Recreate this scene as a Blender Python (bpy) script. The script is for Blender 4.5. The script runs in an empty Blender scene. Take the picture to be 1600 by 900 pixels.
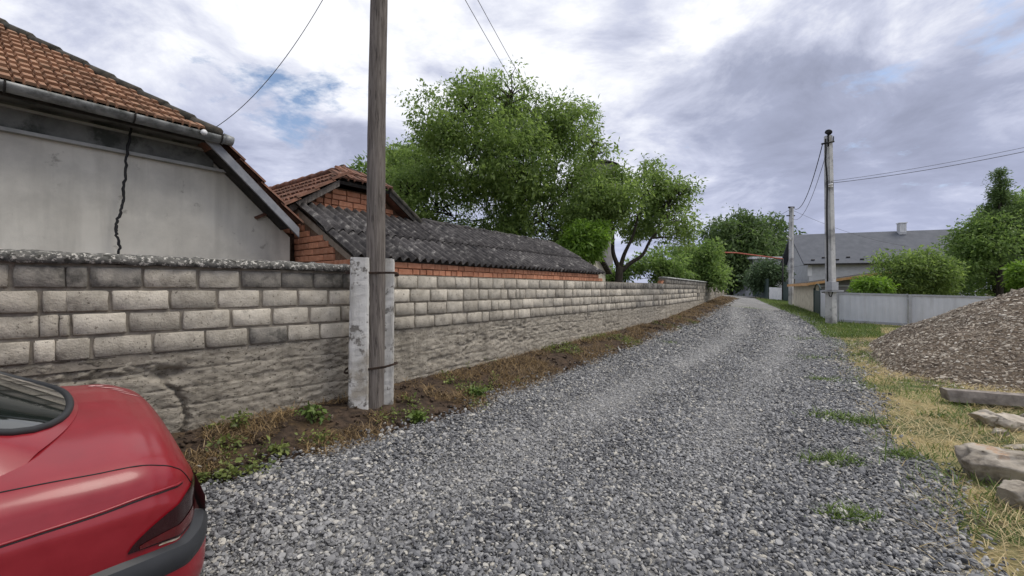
import bpy, bmesh, math, random
import numpy as np
from mathutils import Vector, Matrix

random.seed(7)
rng = np.random.default_rng(7)
scn = bpy.context.scene
COL = scn.collection
R = math.radians

# ------------------------------------------------------------------ camera
F = 671.0            # focal length in photo pixels (1600 wide)
EYE = 1.6
HZ = 452.0           # horizon row in the photo
cam = bpy.data.cameras.new('camera')
cam.sensor_width = 36.0
cam.lens = F / 1600 * 36.0
cam.shift_y = 2.0 / 1600
cam.clip_start = 0.02
cam.clip_end = 3000
camo = bpy.data.objects.new('camera', cam)
COL.objects.link(camo)
camo.location = (0, 0, EYE)
camo.rotation_euler = (R(90), 0, 0)
scn.camera = camo

# ------------------------------------------------------------------ sky, sun, exposure
SUN_EL, SUN_AZ = 58.0, 92.0        # azimuth: degrees to the right of straight ahead (+Y)
sd = Vector((math.sin(R(SUN_AZ)) * math.cos(R(SUN_EL)), math.cos(R(SUN_AZ)) * math.cos(R(SUN_EL)), math.sin(R(SUN_EL))))
world = bpy.data.worlds.new('World')
scn.world = world
world.use_nodes = True
wn, wl = world.node_tree.nodes, world.node_tree.links
wn.clear()


def N(nodes, typ, **kw):
    n = nodes.new(typ)
    for k, v in kw.items():
        if k == 'inp':
            for i, val in v.items():
                n.inputs[i].default_value = val
        else:
            setattr(n, k, v)
    return n


def ramp(nodes, stops, interp='LINEAR'):
    n = nodes.new('ShaderNodeValToRGB')
    cr = n.color_ramp
    cr.interpolation = interp
    while len(cr.elements) < len(stops):
        cr.elements.new(0.5)
    for e, (p, c) in zip(cr.elements, stops):
        e.position = p
        if not isinstance(c, (tuple, list)):
            c = (c, c, c)
        e.color = (c[0], c[1], c[2], 1)
    return n


def math_n(nodes, links, op, a, b=None, c=None, clamp=False):
    n = nodes.new('ShaderNodeMath')
    n.operation = op
    n.use_clamp = clamp
    for i, v in enumerate((a, b, c)):
        if v is None:
            continue
        if isinstance(v, (int, float)):
            n.inputs[i].default_value = v
        else:
            links.new(v, n.inputs[i])
    return n.outputs[0]


out = N(wn, 'ShaderNodeOutputWorld')
bg = N(wn, 'ShaderNodeBackground', inp={1: 0.11})
wl.new(bg.outputs[0], out.inputs[0])
sky = N(wn, 'ShaderNodeTexSky')
sky.sky_type = 'NISHITA'
sky.sun_disc = False
sky.sun_elevation = R(SUN_EL)
sky.sun_rotation = R(SUN_AZ)
sky.air_density = 1.0
sky.dust_density = 1.5
tc = N(wn, 'ShaderNodeTexCoord')
sep = N(wn, 'ShaderNodeSeparateXYZ')
wl.new(tc.outputs['Generated'], sep.inputs[0])
zc = math_n(wn, wl, 'MAXIMUM', sep.outputs[2], 0.0)
den = math_n(wn, wl, 'ADD', zc, 0.20)
cx = math_n(wn, wl, 'DIVIDE', sep.outputs[0], den)
cy = math_n(wn, wl, 'DIVIDE', sep.outputs[1], den)
comb = N(wn, 'ShaderNodeCombineXYZ')
wl.new(cx, comb.inputs[0]); wl.new(cy, comb.inputs[1]); comb.inputs[2].default_value = 3.7
def wnoise(scale, detail, rough, dist, off):
    mp = N(wn, 'ShaderNodeMapping'); mp.inputs[1].default_value = off
    wl.new(comb.outputs[0], mp.inputs[0])
    n = N(wn, 'ShaderNodeTexNoise', inp={'Scale': scale, 'Detail': detail, 'Roughness': rough, 'Distortion': dist})
    wl.new(mp.outputs[0], n.inputs['Vector'])
    return n.outputs[0]
n_cov = wnoise(1.1, 9, 0.62, 0.25, (18.241371,17.913099,0))
n_thk = wnoise(0.42, 5, 0.5, 0.2, (10.87,-9.30,1))
n_fin = wnoise(2.3, 10, 0.62, 0.35, (-0.182597,-2.020357,2))
b1 = math_n(wn, wl, 'MULTIPLY_ADD', n_fin, 0.60, math_n(wn, wl, 'MULTIPLY', n_thk, 1.15))
b2 = math_n(wn, wl, 'SUBTRACT', b1, 0.36, clamp=True)
cr = ramp(wn, [(0.30, (1.8, 1.95, 2.6)), (0.41, (2.45, 2.65, 3.5)), (0.50, (3.9, 4.1, 5.0)), (0.59, (6.2, 6.3, 6.7)), (0.80, (7.4, 7.4, 7.5))])
wl.new(b2, cr.inputs[0])
cov = ramp(wn, [(0.345, 0.0), (0.405, 1.0)])
wl.new(n_cov, cov.inputs[0])
mixs = N(wn, 'ShaderNodeMix', data_type='RGBA')
wl.new(cov.outputs[0], mixs.inputs[0])
wl.new(sky.outputs[0], mixs.inputs[6]); wl.new(cr.outputs[0], mixs.inputs[7])
veil = ramp(wn, [(0.02, 0.75), (0.16, 0.35), (0.42, 0.0)])
wl.new(zc, veil.inputs[0])
mixv = N(wn, 'ShaderNodeMix', data_type='RGBA')
wl.new(veil.outputs[0], mixv.inputs[0]); wl.new(mixs.outputs[2], mixv.inputs[6]); mixv.inputs[7].default_value = (3.3, 3.6, 5.0, 1)
wl.new(mixv.outputs[2], bg.inputs[0])

sun = bpy.data.lights.new('sun', 'SUN')
sun.energy = 1.5
sun.angle = R(35)
sun.color = (1.0, 0.93, 0.82)
suno = bpy.data.objects.new('sun', sun)
COL.objects.link(suno)
suno.rotation_euler = (-sd).to_track_quat('-Z', 'Y').to_euler()
suno.location = (0, 0, 30)

scn.view_settings.view_transform = 'Standard'
scn.view_settings.look = 'None'
scn.view_settings.exposure = 0.56
scn.view_settings.gamma = 1.0
scn.view_settings.use_curve_mapping = False
scn.render.engine = 'CYCLES'

# ------------------------------------------------------------------ numpy noise
def _hash(ix, iy, iz):
    h = (ix.astype(np.int64) * 374761393 + iy.astype(np.int64) * 668265263 + iz.astype(np.int64) * 1274126177) & 0xffffffff
    h = ((h ^ (h >> 13)) * 1103515245) & 0xffffffff
    h = (h ^ (h >> 16)) & 0xffff
    return h / 65535.0


def vnoise(x, y, z=0.0):
    x, y, z = np.broadcast_arrays(np.asarray(x, float), np.asarray(y, float), np.asarray(z, float))
    ix, iy, iz = np.floor(x), np.floor(y), np.floor(z)
    fx, fy, fz = x - ix, y - iy, z - iz
    fx, fy, fz = [t * t * (3 - 2 * t) for t in (fx, fy, fz)]
    r = 0
    for dx in (0, 1):
        for dy in (0, 1):
            for dz in (0, 1):
                w = (fx if dx else 1 - fx) * (fy if dy else 1 - fy) * (fz if dz else 1 - fz)
                r = r + w * _hash(ix + dx, iy + dy, iz + dz)
    return r


def fbm(x, y, z=0.0, o=4):
    r, a, f, t = 0, 0.5, 1.0, 0
    for i in range(o):
        r = r + a * vnoise(np.asarray(x) * f + 17.3 * i, np.asarray(y) * f + 5.1 * i, np.asarray(z) * f)
        t += a; a *= .5; f *= 2.03
    return r / t


def sstep(a, b, x):
    t = np.clip((np.asarray(x, float) - a) / (b - a), 0, 1)
    return t * t * (3 - 2 * t)

# ------------------------------------------------------------------ terrain and wall lines
WY = np.array([-14, 3.11, 5.10, 5.85, 15.3, 35.0, 60.0, 110.0, 300.])
WX = np.array([-19.0, -3.71, -1.92, -1.59, 5.5, 17.3, 21.0, 24.0, 30.])


def wallx(y):
    return np.interp(y, WY, WX)


def terrain(x, y):
    x = np.asarray(x, float); y = np.asarray(y, float)
    D = (x - wallx(y)) * 0.78
    sl = 0.03 - 0.01 * sstep(0, 6, D)
    yy = np.clip(y - 6, 0, 60)
    yy = yy * yy / (yy + 1.0)
    c = np.interp(D, [-60, -8, 0, .45, 1.0, 2.4], [0.0, .30, .34, .29, .14, 0])
    c = c * (1 - sstep(31, 38, y))
    return sl * yy + c


def PX(px, py, Y):
    return Vector(((px - 800) / F * Y, Y, EYE - (py - HZ) / F * Y))


def RG(px, py):
    Y = EYE * F / (py - HZ)
    for _ in range(30):
        z = float(terrain((px - 800) / F * Y, Y))
        Y = 0.5 * Y + 0.5 * (EYE - z) * F / (py - HZ)
    return Vector(((px - 800) / F * Y, Y, float(terrain((px - 800) / F * Y, Y))))


ED = [RG(*p) for p in ((1560, 900), (1505, 830), (1488, 765), (1425, 705), (1390, 660), (1352, 600), (1330, 560), (1312, 530), (1290, 512), (1262, 497), (1225, 482))]
EY = np.array([-8.] + [p.y for p in ED] + [48, 70, 120])
EX = np.array([1.5] + [p.x for p in ED] + [26, 27, 29.5])


def roadr(y):
    return np.interp(y, EY, EX)


def roadl(y):
    return wallx(y) + np.interp(y, [2.5, 3.6, 6.5, 12], [1.15, 1.42, 1.42, 1.12])

# ------------------------------------------------------------------ object helpers
WLOC = {}


def mesh_from(name, V, Fc, smooth=False):
    me = bpy.data.meshes.new(name)
    V = np.asarray(V, float)
    me.from_pydata([tuple(v) for v in V], [], [tuple(int(i) for i in f) for f in Fc])
    if smooth:
        me.polygons.foreach_set('use_smooth', [True] * len(me.polygons))
    me.update()
    return me


def fast_mesh(name, V, Fc, smooth=False):
    """Fc: array (n,k) of equal sized faces"""
    me = bpy.data.meshes.new(name)
    V = np.asarray(V, np.float32); Fc = np.asarray(Fc, np.int32)
    n, k = Fc.shape
    me.vertices.add(len(V)); me.vertices.foreach_set('co', V.ravel())
    me.loops.add(n * k); me.loops.foreach_set('vertex_index', Fc.ravel())
    me.polygons.add(n)
    me.polygons.foreach_set('loop_start', np.arange(0, n * k, k, dtype=np.int32))
    me.polygons.foreach_set('use_smooth', np.full(n, smooth))
    me.update(calc_edges=True)
    me.validate()
    return me


def link(name, me, mat=None, parent=None, wloc=(0, 0, 0), rot=None, scale=None):
    o = bpy.data.objects.new(name, me)
    COL.objects.link(o)
    w = Vector(wloc)
    if parent is not None:
        o.parent = parent
        o.location = w - WLOC[parent.name]
    else:
        o.location = w
    WLOC[o.name] = w
    if rot is not None:
        o.rotation_euler = rot
    if scale is not None:
        o.scale = scale
    if mat is not None and me is not None and len(me.materials) == 0:
        me.materials.append(mat)
    return o


def mk(name, V, Fc, mat, parent=None, smooth=False, fast=False, origin=None):
    V = np.asarray(V, float)
    if origin is None:
        origin = np.array([V[:, 0].mean(), V[:, 1].mean(), V[:, 2].min()])
    origin = np.asarray(origin, float)
    me = (fast_mesh if fast else mesh_from)(name, V - origin, Fc, smooth)
    return link(name, me, mat, parent, origin)


def tag(o, label=None, cat=None, group=None, kind=None):
    if label: o['label'] = label
    if cat: o['category'] = cat
    if group: o['group'] = group
    if kind: o['kind'] = kind
    return o


def thing(name, label, cat, loc, group=None):
    o = link(name, None, None, None, loc)
    o.empty_display_size = 0.2
    return tag(o, label, cat, group)


class MB:
    """collects shapes into one mesh"""
    def __init__(s):
        s.V, s.F = [], []

    def add(s, V, Fc):
        o = len(s.V)
        s.V += [tuple(v) for v in V]
        s.F += [tuple(i + o for i in f) for f in Fc]
        return s

    def box8(s, p):
        """p: 8 corners, bottom loop 0-3 then top loop 4-7"""
        return s.add(p, [(3, 2, 1, 0), (4, 5, 6, 7), (0, 1, 5, 4), (1, 2, 6, 5), (2, 3, 7, 6), (3, 0, 4, 7)])

    def box(s, c, ax, ay, az, hx, hy, hz):
        c = Vector(c); ax = Vector(ax) * hx; ay = Vector(ay) * hy; az = Vector(az) * hz
        return s.box8([c - ax - ay - az, c + ax - ay - az, c + ax + ay - az, c - ax + ay - az,
                       c - ax - ay + az, c + ax - ay + az, c + ax + ay + az, c - ax + ay + az])

    def tube(s, pts, rad, n=8, cap=True):
        pts = [Vector(p) for p in pts]
        if not isinstance(rad, (list, tuple, np.ndarray)):
            rad = [rad] * len(pts)
        rings = []
        prev = None
        for i, p in enumerate(pts):
            d = (pts[min(i + 1, len(pts) - 1)] - pts[max(i - 1, 0)])
            if d.length < 1e-9: d = Vector((0, 0, 1))
            d.normalize()
            if prev is None:
                a = d.orthogonal().normalized()
            else:
                a = (prev - d * prev.dot(d))
                a = a.normalized() if a.length > 1e-6 else d.orthogonal().normalized()
            prev = a
            b = d.cross(a)
            rings.append([p + (a * math.cos(2 * math.pi * k / n) + b * math.sin(2 * math.pi * k / n)) * rad[i] for k in range(n)])
        V = [v for r in rings for v in r]
        Fc = []
        for i in range(len(pts) - 1):
            for k in range(n):
                Fc.append((i * n + k, i * n + (k + 1) % n, (i + 1) * n + (k + 1) % n, (i + 1) * n + k))
        if cap:
            Fc.append(tuple(range(n - 1, -1, -1)))
            Fc.append(tuple((len(pts) - 1) * n + k for k in range(n)))
        return s.add(V, Fc)

    def prism(s, poly, d):
        """poly: list of 3D points, extruded by vector d"""
        n = len(poly); d = Vector(d)
        V = [Vector(p) for p in poly] + [Vector(p) + d for p in poly]
        Fc = [tuple(range(n - 1, -1, -1)), tuple(range(n, 2 * n))]
        for i in range(n):
            j = (i + 1) % n
            Fc.append((i, j, n + j, n + i))
        return s.add(V, Fc)

    def build(s, name, mat, parent=None, smooth=False, origin=None):
        o = mk(name, np.array([tuple(v) for v in s.V]), s.F, mat, parent, smooth, origin=origin)
        bm = bmesh.new(); bm.from_mesh(o.data)
        bmesh.ops.recalc_face_normals(bm, faces=bm.faces)
        bm.to_mesh(o.data); bm.free()
        return o


def grid_faces(nu, nv):
    """vertex index = i*nv + j"""
    i, j = np.meshgrid(np.arange(nu - 1), np.arange(nv - 1), indexing='ij')
    a = (i * nv + j).ravel()
    return np.stack([a, a + nv, a + nv + 1, a + 1], 1)

# ------------------------------------------------------------------ materials
def new_mat(name):
    m = bpy.data.materials.new(name)
    m.use_nodes = True
    nt = m.node_tree
    b = nt.nodes['Principled BSDF']
    return m, nt.nodes, nt.links, b


def pm(name, c1, c2, scale=6.0, rough=.85, bump=.0, bscale=40.0, var=0.0, c3=None, s3=2.0, t3=(.5, .62), amt3=1.0,
       stretch=None, metal=0.0, spec=.3, bdist=.01, c4=None, s4=20, t4=(.6, .66), huevar=0.0, rot=None, streak=None):
    """procedural surface: two-colour noise, an optional second and third tint in patches, per-object variation, fine bump"""
    m, n, l, b = new_mat(name)
    geo = N(n, 'ShaderNodeNewGeometry')
    vec = geo.outputs['Position']
    if rot is not None:
        mp = N(n, 'ShaderNodeMapping'); mp.inputs['Rotation'].default_value = rot
        l.new(vec, mp.inputs[0]); vec = mp.outputs[0]
    if stretch:
        mp = N(n, 'ShaderNodeMapping'); mp.inputs['Scale'].default_value = stretch
        l.new(vec, mp.inputs[0]); vec = mp.outputs[0]
    oi = N(n, 'ShaderNodeObjectInfo')
    ad = N(n, 'ShaderNodeVectorMath', operation='MULTIPLY_ADD')
    if var > 0:
        cb = N(n, 'ShaderNodeCombineXYZ')
        for k in range(3): l.new(oi.outputs['Random'], cb.inputs[k])
        l.new(cb.outputs[0], ad.inputs[0]); ad.inputs[1].default_value = (37., 51., 29.); l.new(vec, ad.inputs[2])
        vec = ad.outputs[0]
    def noise(s, d=6, r=.6):
        t = N(n, 'ShaderNodeTexNoise', inp={'Scale': s, 'Detail': d, 'Roughness': r})
        l.new(vec, t.inputs['Vector'])
        return t.outputs[0]
    rp = ramp(n, [(.36, c1), (.64, c2)]); l.new(noise(scale), rp.inputs[0])
    colr = rp.outputs[0]
    for cc, ss, tt, am in ((c3, s3, t3, amt3), (c4, s4, t4, 1.0)):
        if cc is None: continue
        mr = ramp(n, [(tt[0], 0.0), (tt[1], am)]); l.new(noise(ss, 7, .65), mr.inputs[0])
        mx = N(n, 'ShaderNodeMix', data_type='RGBA')
        l.new(mr.outputs[0], mx.inputs[0]); l.new(colr, mx.inputs[6]); mx.inputs[7].default_value = (*cc, 1)
        colr = mx.outputs[2]
    if streak is not None:
        mp2 = N(n, 'ShaderNodeMapping'); mp2.inputs['Scale'].default_value = (5.5, 5.5, .55); l.new(geo.outputs['Position'], mp2.inputs[0])
        t2 = N(n, 'ShaderNodeTexNoise', inp={'Scale': 1.0, 'Detail': 7., 'Roughness': .6}); l.new(mp2.outputs[0], t2.inputs['Vector'])
        mr2 = ramp(n, [(.50, 0.0), (.72, streak[1])]); l.new(t2.outputs[0], mr2.inputs[0])
        mx2 = N(n, 'ShaderNodeMix', data_type='RGBA'); l.new(mr2.outputs[0], mx2.inputs[0]); l.new(colr, mx2.inputs[6]); mx2.inputs[7].default_value = (*streak[0], 1)
        colr = mx2.outputs[2]
    if var > 0:
        hs = N(n, 'ShaderNodeHueSaturation')
        l.new(colr, hs.inputs['Color'])
        l.new(math_n(n, l, 'MULTIPLY_ADD', oi.outputs['Random'], 2 * var, 1 - var), hs.inputs['Value'])
        if huevar:
            wnz = N(n, 'ShaderNodeTexWhiteNoise', noise_dimensions='1D'); l.new(oi.outputs['Random'], wnz.inputs['W'])
            l.new(math_n(n, l, 'MULTIPLY_ADD', wnz.outputs[0], 2 * huevar, .5 - huevar), hs.inputs['Hue'])
            l.new(math_n(n, l, 'MULTIPLY_ADD', wnz.outputs[0], .5, .7), hs.inputs['Saturation'])
        colr = hs.outputs[0]
    l.new(colr, b.inputs['Base Color'])
    b.inputs['Roughness'].default_value = rough
    b.inputs['Metallic'].default_value = metal
    b.inputs['Specular IOR Level'].default_value = spec
    if bump > 0:
        bp = N(n, 'ShaderNodeBump', inp={'Strength': bump, 'Distance': bdist})
        l.new(noise(bscale, 8, .7), bp.inputs['Height']); l.new(bp.outputs[0], b.inputs['Normal'])
    return m


def leaf_mat(name, dark, light, trans=.35):
    m, n, l, b = new_mat(name)
    at = N(n, 'ShaderNodeAttribute', attribute_name='rnd')
    rp = ramp(n, [(0.0, dark), (1.0, light)]); l.new(at.outputs['Fac'], rp.inputs[0])
    l.new(rp.outputs[0], b.inputs['Base Color'])
    b.inputs['Roughness'].default_value = .5
    b.inputs['Specular IOR Level'].default_value = .35
    tr = N(n, 'ShaderNodeBsdfTranslucent')
    hs = N(n, 'ShaderNodeHueSaturation', inp={'Value': 1.5, 'Saturation': 1.1}); l.new(rp.outputs[0], hs.inputs['Color'])
    l.new(hs.outputs[0], tr.inputs[0])
    mx = N(n, 'ShaderNodeMixShader', inp={0: trans})
    l.new(b.outputs[0], mx.inputs[1]); l.new(tr.outputs[0], mx.inputs[2])
    l.new(mx.outputs[0], n['Material Output'].inputs[0])
    return m


M = {}
M['ground'] = pm('ground_mat', (.07, .085, .03), (.14, .12, .06), 1.5, .95, .5, 30, c3=(.09, .065, .04), s3=.6)
M['road'] = pm('gravel_bed_mat', (.10, .10, .10), (.30, .297, .29), 42, .9, .9, 40, bdist=.03, c3=(.34, .335, .325), s3=.7, t3=(.42, .66), amt3=.6)
M['soil'] = pm('soil_mat', (.030, .021, .015), (.085, .058, .04), 14, .97, .9, 60, bdist=.02, c3=(.16, .105, .05), s3=3.2, t3=(.52, .68), amt3=.7)
M['verge'] = pm('straw_ground_mat', (.40, .33, .17), (.27, .23, .11), 12, .97, .7, 60, bdist=.02, c3=(.06, .085, .025), s3=1.1, t3=(.46, .58), c4=(.10, .075, .05), s4=1.7, t4=(.60, .68))
M['block'] = pm('stone_block_mat', (.35, .318, .265), (.51, .468, .395), 9, .93, .8, 55, var=.20, c3=(.20, .18, .15), s3=5, t3=(.52, .72), bdist=.02, c4=(.13, .115, .095), s4=38, t4=(.60, .66))
M['block_light'] = pm('pale_block_mat', (.43, .392, .328), (.58, .535, .455), 9, .93, .7, 60, var=.18, c3=(.22, .205, .18), s3=5, t3=(.56, .76), bdist=.02, c4=(.20, .18, .145), s4=34, t4=(.60, .66))
M['block_dark'] = pm('sooty_block_mat', (.20, .187, .165), (.31, .288, .25), 8, .95, .7, 55, var=.25, c3=(.12, .113, .10), s3=6, bdist=.02)  # darker grey block tone, used mostly for the top courses
M['mortar'] = pm('mortar_mat', (.19, .17, .14), (.30, .268, .222), 14, .96, .8, 60)
M['mortar_light'] = pm('pale_mortar_mat', (.13, .12, .105), (.24, .22, .19), 14, .96, .8, 60)
M['found'] = pm('rough_concrete_mat', (.35, .315, .26), (.51, .465, .39), 9, .96, 1.0, 70, bdist=.025, c3=(.19, .165, .13), s3=6.0, t3=(.52, .70), amt3=.8, c4=(.10, .088, .068), s4=28, t4=(.57, .63), stretch=(1, 1, 2.0), streak=((.14, .125, .10), .7))
M['coping'] = pm('lichen_coping_mat', (.075, .075, .07), (.17, .165, .15), 16, .96, .9, 60, c3=(.55, .53, .48), s3=34, t3=(.53, .60), c4=(.05, .048, .042), s4=19, t4=(.56, .62))
M['plaster'] = pm('plaster_mat', (.57, .545, .485), (.66, .635, .57), 1.6, .93, .35, 90, bdist=.005, c3=(.42, .405, .365), s3=1.4, t3=(.48, .70), amt3=.8, c4=(.36, .34, .30), s4=7, t4=(.63, .70), streak=((.36, .345, .305), .45))
M['frieze'] = pm('weathered_frieze_mat', (.11, .115, .11), (.19, .195, .185), 4, .9, .3, 60, c3=(.055, .06, .055), s3=3)  # eave shade put into the frieze and soffit colour; far panes share it
M['mould'] = pm('moulding_mat', (.30, .31, .30), (.42, .42, .41), 5, .85, .2, 60)
M['zinc'] = pm('zinc_gutter_mat', (.24, .25, .25), (.36, .37, .37), 5, .6, .1, 40, metal=.4, c3=(.075, .08, .075), s3=4, t3=(.46, .64))
M['board'] = pm('grey_board_mat', (.19, .20, .225), (.29, .30, .32), 8, .85, .2, 50)
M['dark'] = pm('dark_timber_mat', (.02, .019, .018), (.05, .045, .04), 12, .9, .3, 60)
M['tile'] = pm('clay_tile_mat', (.23, .118, .068), (.37, .215, .135), 7, .9, .4, 60, var=.24, c3=(.15, .115, .075), s3=8, t3=(.5, .7), amt3=.8)
M['tile_old'] = pm('old_tile_mat', (.125, .062, .042), (.22, .11, .075), 7, .93, .4, 60, var=.32, c3=(.085, .06, .045), s3=8, t3=(.48, .68), amt3=.85)
M['tile_cap'] = pm('mossy_ridge_mat', (.035, .035, .03), (.085, .075, .06), 9, .95, .5, 60, var=.2)
M['brick'] = pm('red_brick_mat', (.46, .195, .11), (.56, .275, .17), 12, .92, .5, 70, var=.2, c3=(.36, .17, .10), s3=9, t3=(.55, .75), amt3=.7)
M['brick_joint'] = pm('brick_joint_mat', (.10, .055, .035), (.17, .11, .075), 20, .95, .5, 60)
M['brick_smear'] = pm('mortar_smear_mat', (.21, .17, .13), (.30, .25, .20), 12, .95, .6, 60)
M['slate'] = pm('asbestos_sheet_mat', (.042, .039, .040), (.105, .098, .096), 9, .93, .8, 70, var=.2, c3=(.36, .345, .32), s3=9, t3=(.57, .70), amt3=.8, c4=(.028, .027, .03), s4=5, t4=(.56, .68))
M['pole'] = pm('weathered_pole_mat', (.125, .108, .095), (.235, .208, .185), 7, .93, .9, 20, stretch=(5, 5, .35), c3=(.045, .038, .034), s3=11, t3=(.56, .66), bdist=.02)
M['limewash'] = pm('limewashed_concrete_mat', (.52, .51, .48), (.66, .65, .62), 5, .93, .6, 50, c3=(.17, .16, .145), s3=7.5, t3=(.54, .60), c4=(.36, .33, .28), s4=2, t4=(.55, .66), streak=((.22, .205, .18), .8))
M['conc'] = pm('grey_concrete_mat', (.46, .46, .45), (.58, .58, .57), 4, .88, .3, 60, c3=(.26, .26, .26), s3=2)
M['black'] = pm('black_cable_mat', (.010, .010, .011), (.018, .018, .019), 8, .6)
M['wirem'] = pm('wire_mat', (.05, .05, .055), (.09, .09, .09), 8, .6)
M['rust'] = pm('rusty_wire_mat', (.03, .022, .018), (.07, .045, .032), 30, .85)
M['galv'] = pm('galvanised_sheet_mat', (.53, .55, .585), (.61, .63, .665), 1.2, .45, .0, 60, streak=((.38, .38, .38), .6))
M['galvpost'] = pm('grey_post_mat', (.33, .34, .36), (.42, .43, .45), 4, .6, .0, metal=.2)
M['grn'] = pm('green_paint_mat', (.020, .040, .036), (.035, .062, .055), 5, .6)
M['beige'] = pm('beige_render_mat', (.58, .53, .42), (.68, .63, .52), 3, .93, .3, 60, c3=(.33, .29, .23), s3=2, t3=(.55, .7))
M['greyw'] = pm('grey_render_mat', (.21, .20, .20), (.29, .28, .275), 3, .93, .4, 60)
M['lightw'] = pm('light_render_mat', (.46, .47, .48), (.55, .56, .57), 3, .93, .2, 60)
M['roofgrey'] = pm('grey_metal_roof_mat', (.095, .103, .12), (.12, .129, .148), 2, .75, .0, spec=.2)
M['orange'] = pm('orange_fascia_mat', (.48, .25, .09), (.62, .38, .18), 4, .7)
M['white'] = pm('white_paint_mat', (.66, .67, .68), (.78, .78, .78), 4, .6)
M['redpipe'] = pm('red_gas_pipe_mat', (.30, .06, .04), (.40, .11, .07), 4, .6)
M['bark'] = pm('bark_mat', (.022, .018, .014), (.065, .055, .043), 9, .95, .9, 25, stretch=(3, 3, .6))
M['leafA'] = leaf_mat('walnut_leaf_mat', (.068, .118, .033), (.31, .41, .13), .5)
M['leafB'] = leaf_mat('young_leaf_mat', (.062, .116, .033), (.28, .385, .12), .5)
M['leafC'] = leaf_mat('bright_leaf_mat', (.09, .17, .025), (.24, .37, .075), .45)
M['leafD'] = leaf_mat('far_leaf_mat', (.045, .082, .028), (.175, .25, .09), .4)
M['leafE'] = leaf_mat('dusty_leaf_mat', (.04, .072, .032), (.14, .205, .10), .28)
M['leafF'] = leaf_mat('conifer_leaf_mat', (.015, .034, .014), (.05, .09, .036), .15)
M['grass'] = leaf_mat('grass_mat', (.045, .085, .018), (.18, .25, .06), .25)
M['straw'] = leaf_mat('straw_mat', (.30, .225, .10), (.68, .57, .33), .25)
M['dead'] = leaf_mat('dead_stalk_mat', (.055, .036, .021), (.38, .27, .135), .2)
M['weed'] = leaf_mat('weed_leaf_mat', (.045, .075, .022), (.26, .30, .085), .25)
M['beam'] = pm('weathered_beam_mat', (.15, .13, .115), (.30, .265, .235), 6, .93, .8, 30, stretch=(1.2, 1.2, 1.2))
M['rock'] = pm('boulder_mat', (.30, .265, .215), (.48, .43, .36), 6, .93, .9, 30, c3=(.13, .11, .085), s3=4, t3=(.52, .66), c4=(.42, .24, .13), s4=3, t4=(.62, .72), var=.12)
M['pale_stone'] = pm('pale_stone_mat', (.45, .40, .33), (.6, .56, .48), 9, .9, .4, 40)


def stone_mat(name, stops, rough=.6):
    m, n, l, b = new_mat(name)
    oi = N(n, 'ShaderNodeObjectInfo')
    wnz = N(n, 'ShaderNodeTexWhiteNoise', noise_dimensions='3D'); l.new(oi.outputs['Location'], wnz.inputs['Vector'])
    rp = ramp(n, stops); l.new(wnz.outputs['Value'], rp.inputs[0])
    geo = N(n, 'ShaderNodeNewGeometry')
    t = N(n, 'ShaderNodeTexNoise', inp={'Scale': 60., 'Detail': 4.}); l.new(geo.outputs['Position'], t.inputs['Vector'])
    big = N(n, 'ShaderNodeTexNoise', inp={'Scale': .8, 'Detail': 4.}); l.new(oi.outputs['Location'], big.inputs['Vector'])
    v = math_n(n, l, 'MULTIPLY_ADD', t.outputs[0], .5, math_n(n, l, 'MULTIPLY_ADD', big.outputs[0], .7, .42))
    hs = N(n, 'ShaderNodeHueSaturation'); l.new(rp.outputs[0], hs.inputs['Color']); l.new(v, hs.inputs['Value'])
    at = N(n, 'ShaderNodeAttribute', attribute_name='dust', attribute_type='INSTANCER')
    mx = N(n, 'ShaderNodeMix', data_type='RGBA')
    l.new(math_n(n, l, 'MULTIPLY', at.outputs['Fac'], .75, clamp=True), mx.inputs[0]); l.new(hs.outputs[0], mx.inputs[6]); mx.inputs[7].default_value = (.40, .395, .385, 1)
    l.new(mx.outputs[2], b.inputs['Base Color'])
    b.inputs['Roughness'].default_value = rough
    b.inputs['Specular IOR Level'].default_value = .4
    return m


M['pebble'] = stone_mat('pebble_mat', [(0, (.045, .046, .05)), (.3, (.118, .12, .127)), (.6, (.205, .207, .213)), (.85, (.31, .308, .302)), (.95, (.39, .365, .31)), (1, (.50, .485, .45))])
M['rubble'] = stone_mat('rubble_mat', [(0, (.12, .095, .072)), (.35, (.22, .18, .14)), (.7, (.33, .285, .225)), (.9, (.46, .41, .34)), (1, (.62, .58, .50))], .85)
M['moundsoil'] = pm('mound_soil_mat', (.075, .056, .040), (.15, .115, .082), 9, .96, .9, 45, bdist=.02)

# ------------------------------------------------------------------ ground sheets
def sheet(name, xs, ys, fz, mat, label=None, kind='structure'):
    X, Y = np.meshgrid(xs, ys, indexing='ij')
    V = np.stack([X.ravel(), Y.ravel(), fz(X, Y).ravel()], 1)
    o = mk(name, V, grid_faces(len(xs), len(ys)), mat, None, True, True, origin=(0, 0, 0))
    return tag(o, label, None, None, kind)


gx = np.concatenate([-np.geomspace(900, 9, 14), np.arange(-8.5, 30, .35), np.geomspace(31, 900, 14)])
gy = np.concatenate([-np.geomspace(900, 9, 10), np.arange(-8, 45, .35), np.geomspace(46, 1400, 16)])
def ground_z(x, y):
    far = sstep(60, 110, np.hypot(x, y))
    return terrain(x, y) - .06 - .3 * far * 0 + (fbm(x * .5, y * .5) - .5) * .04
sheet('ground', gx, gy, ground_z, M['ground'], 'grassy earth ground spreading under and behind the whole lane')

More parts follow.
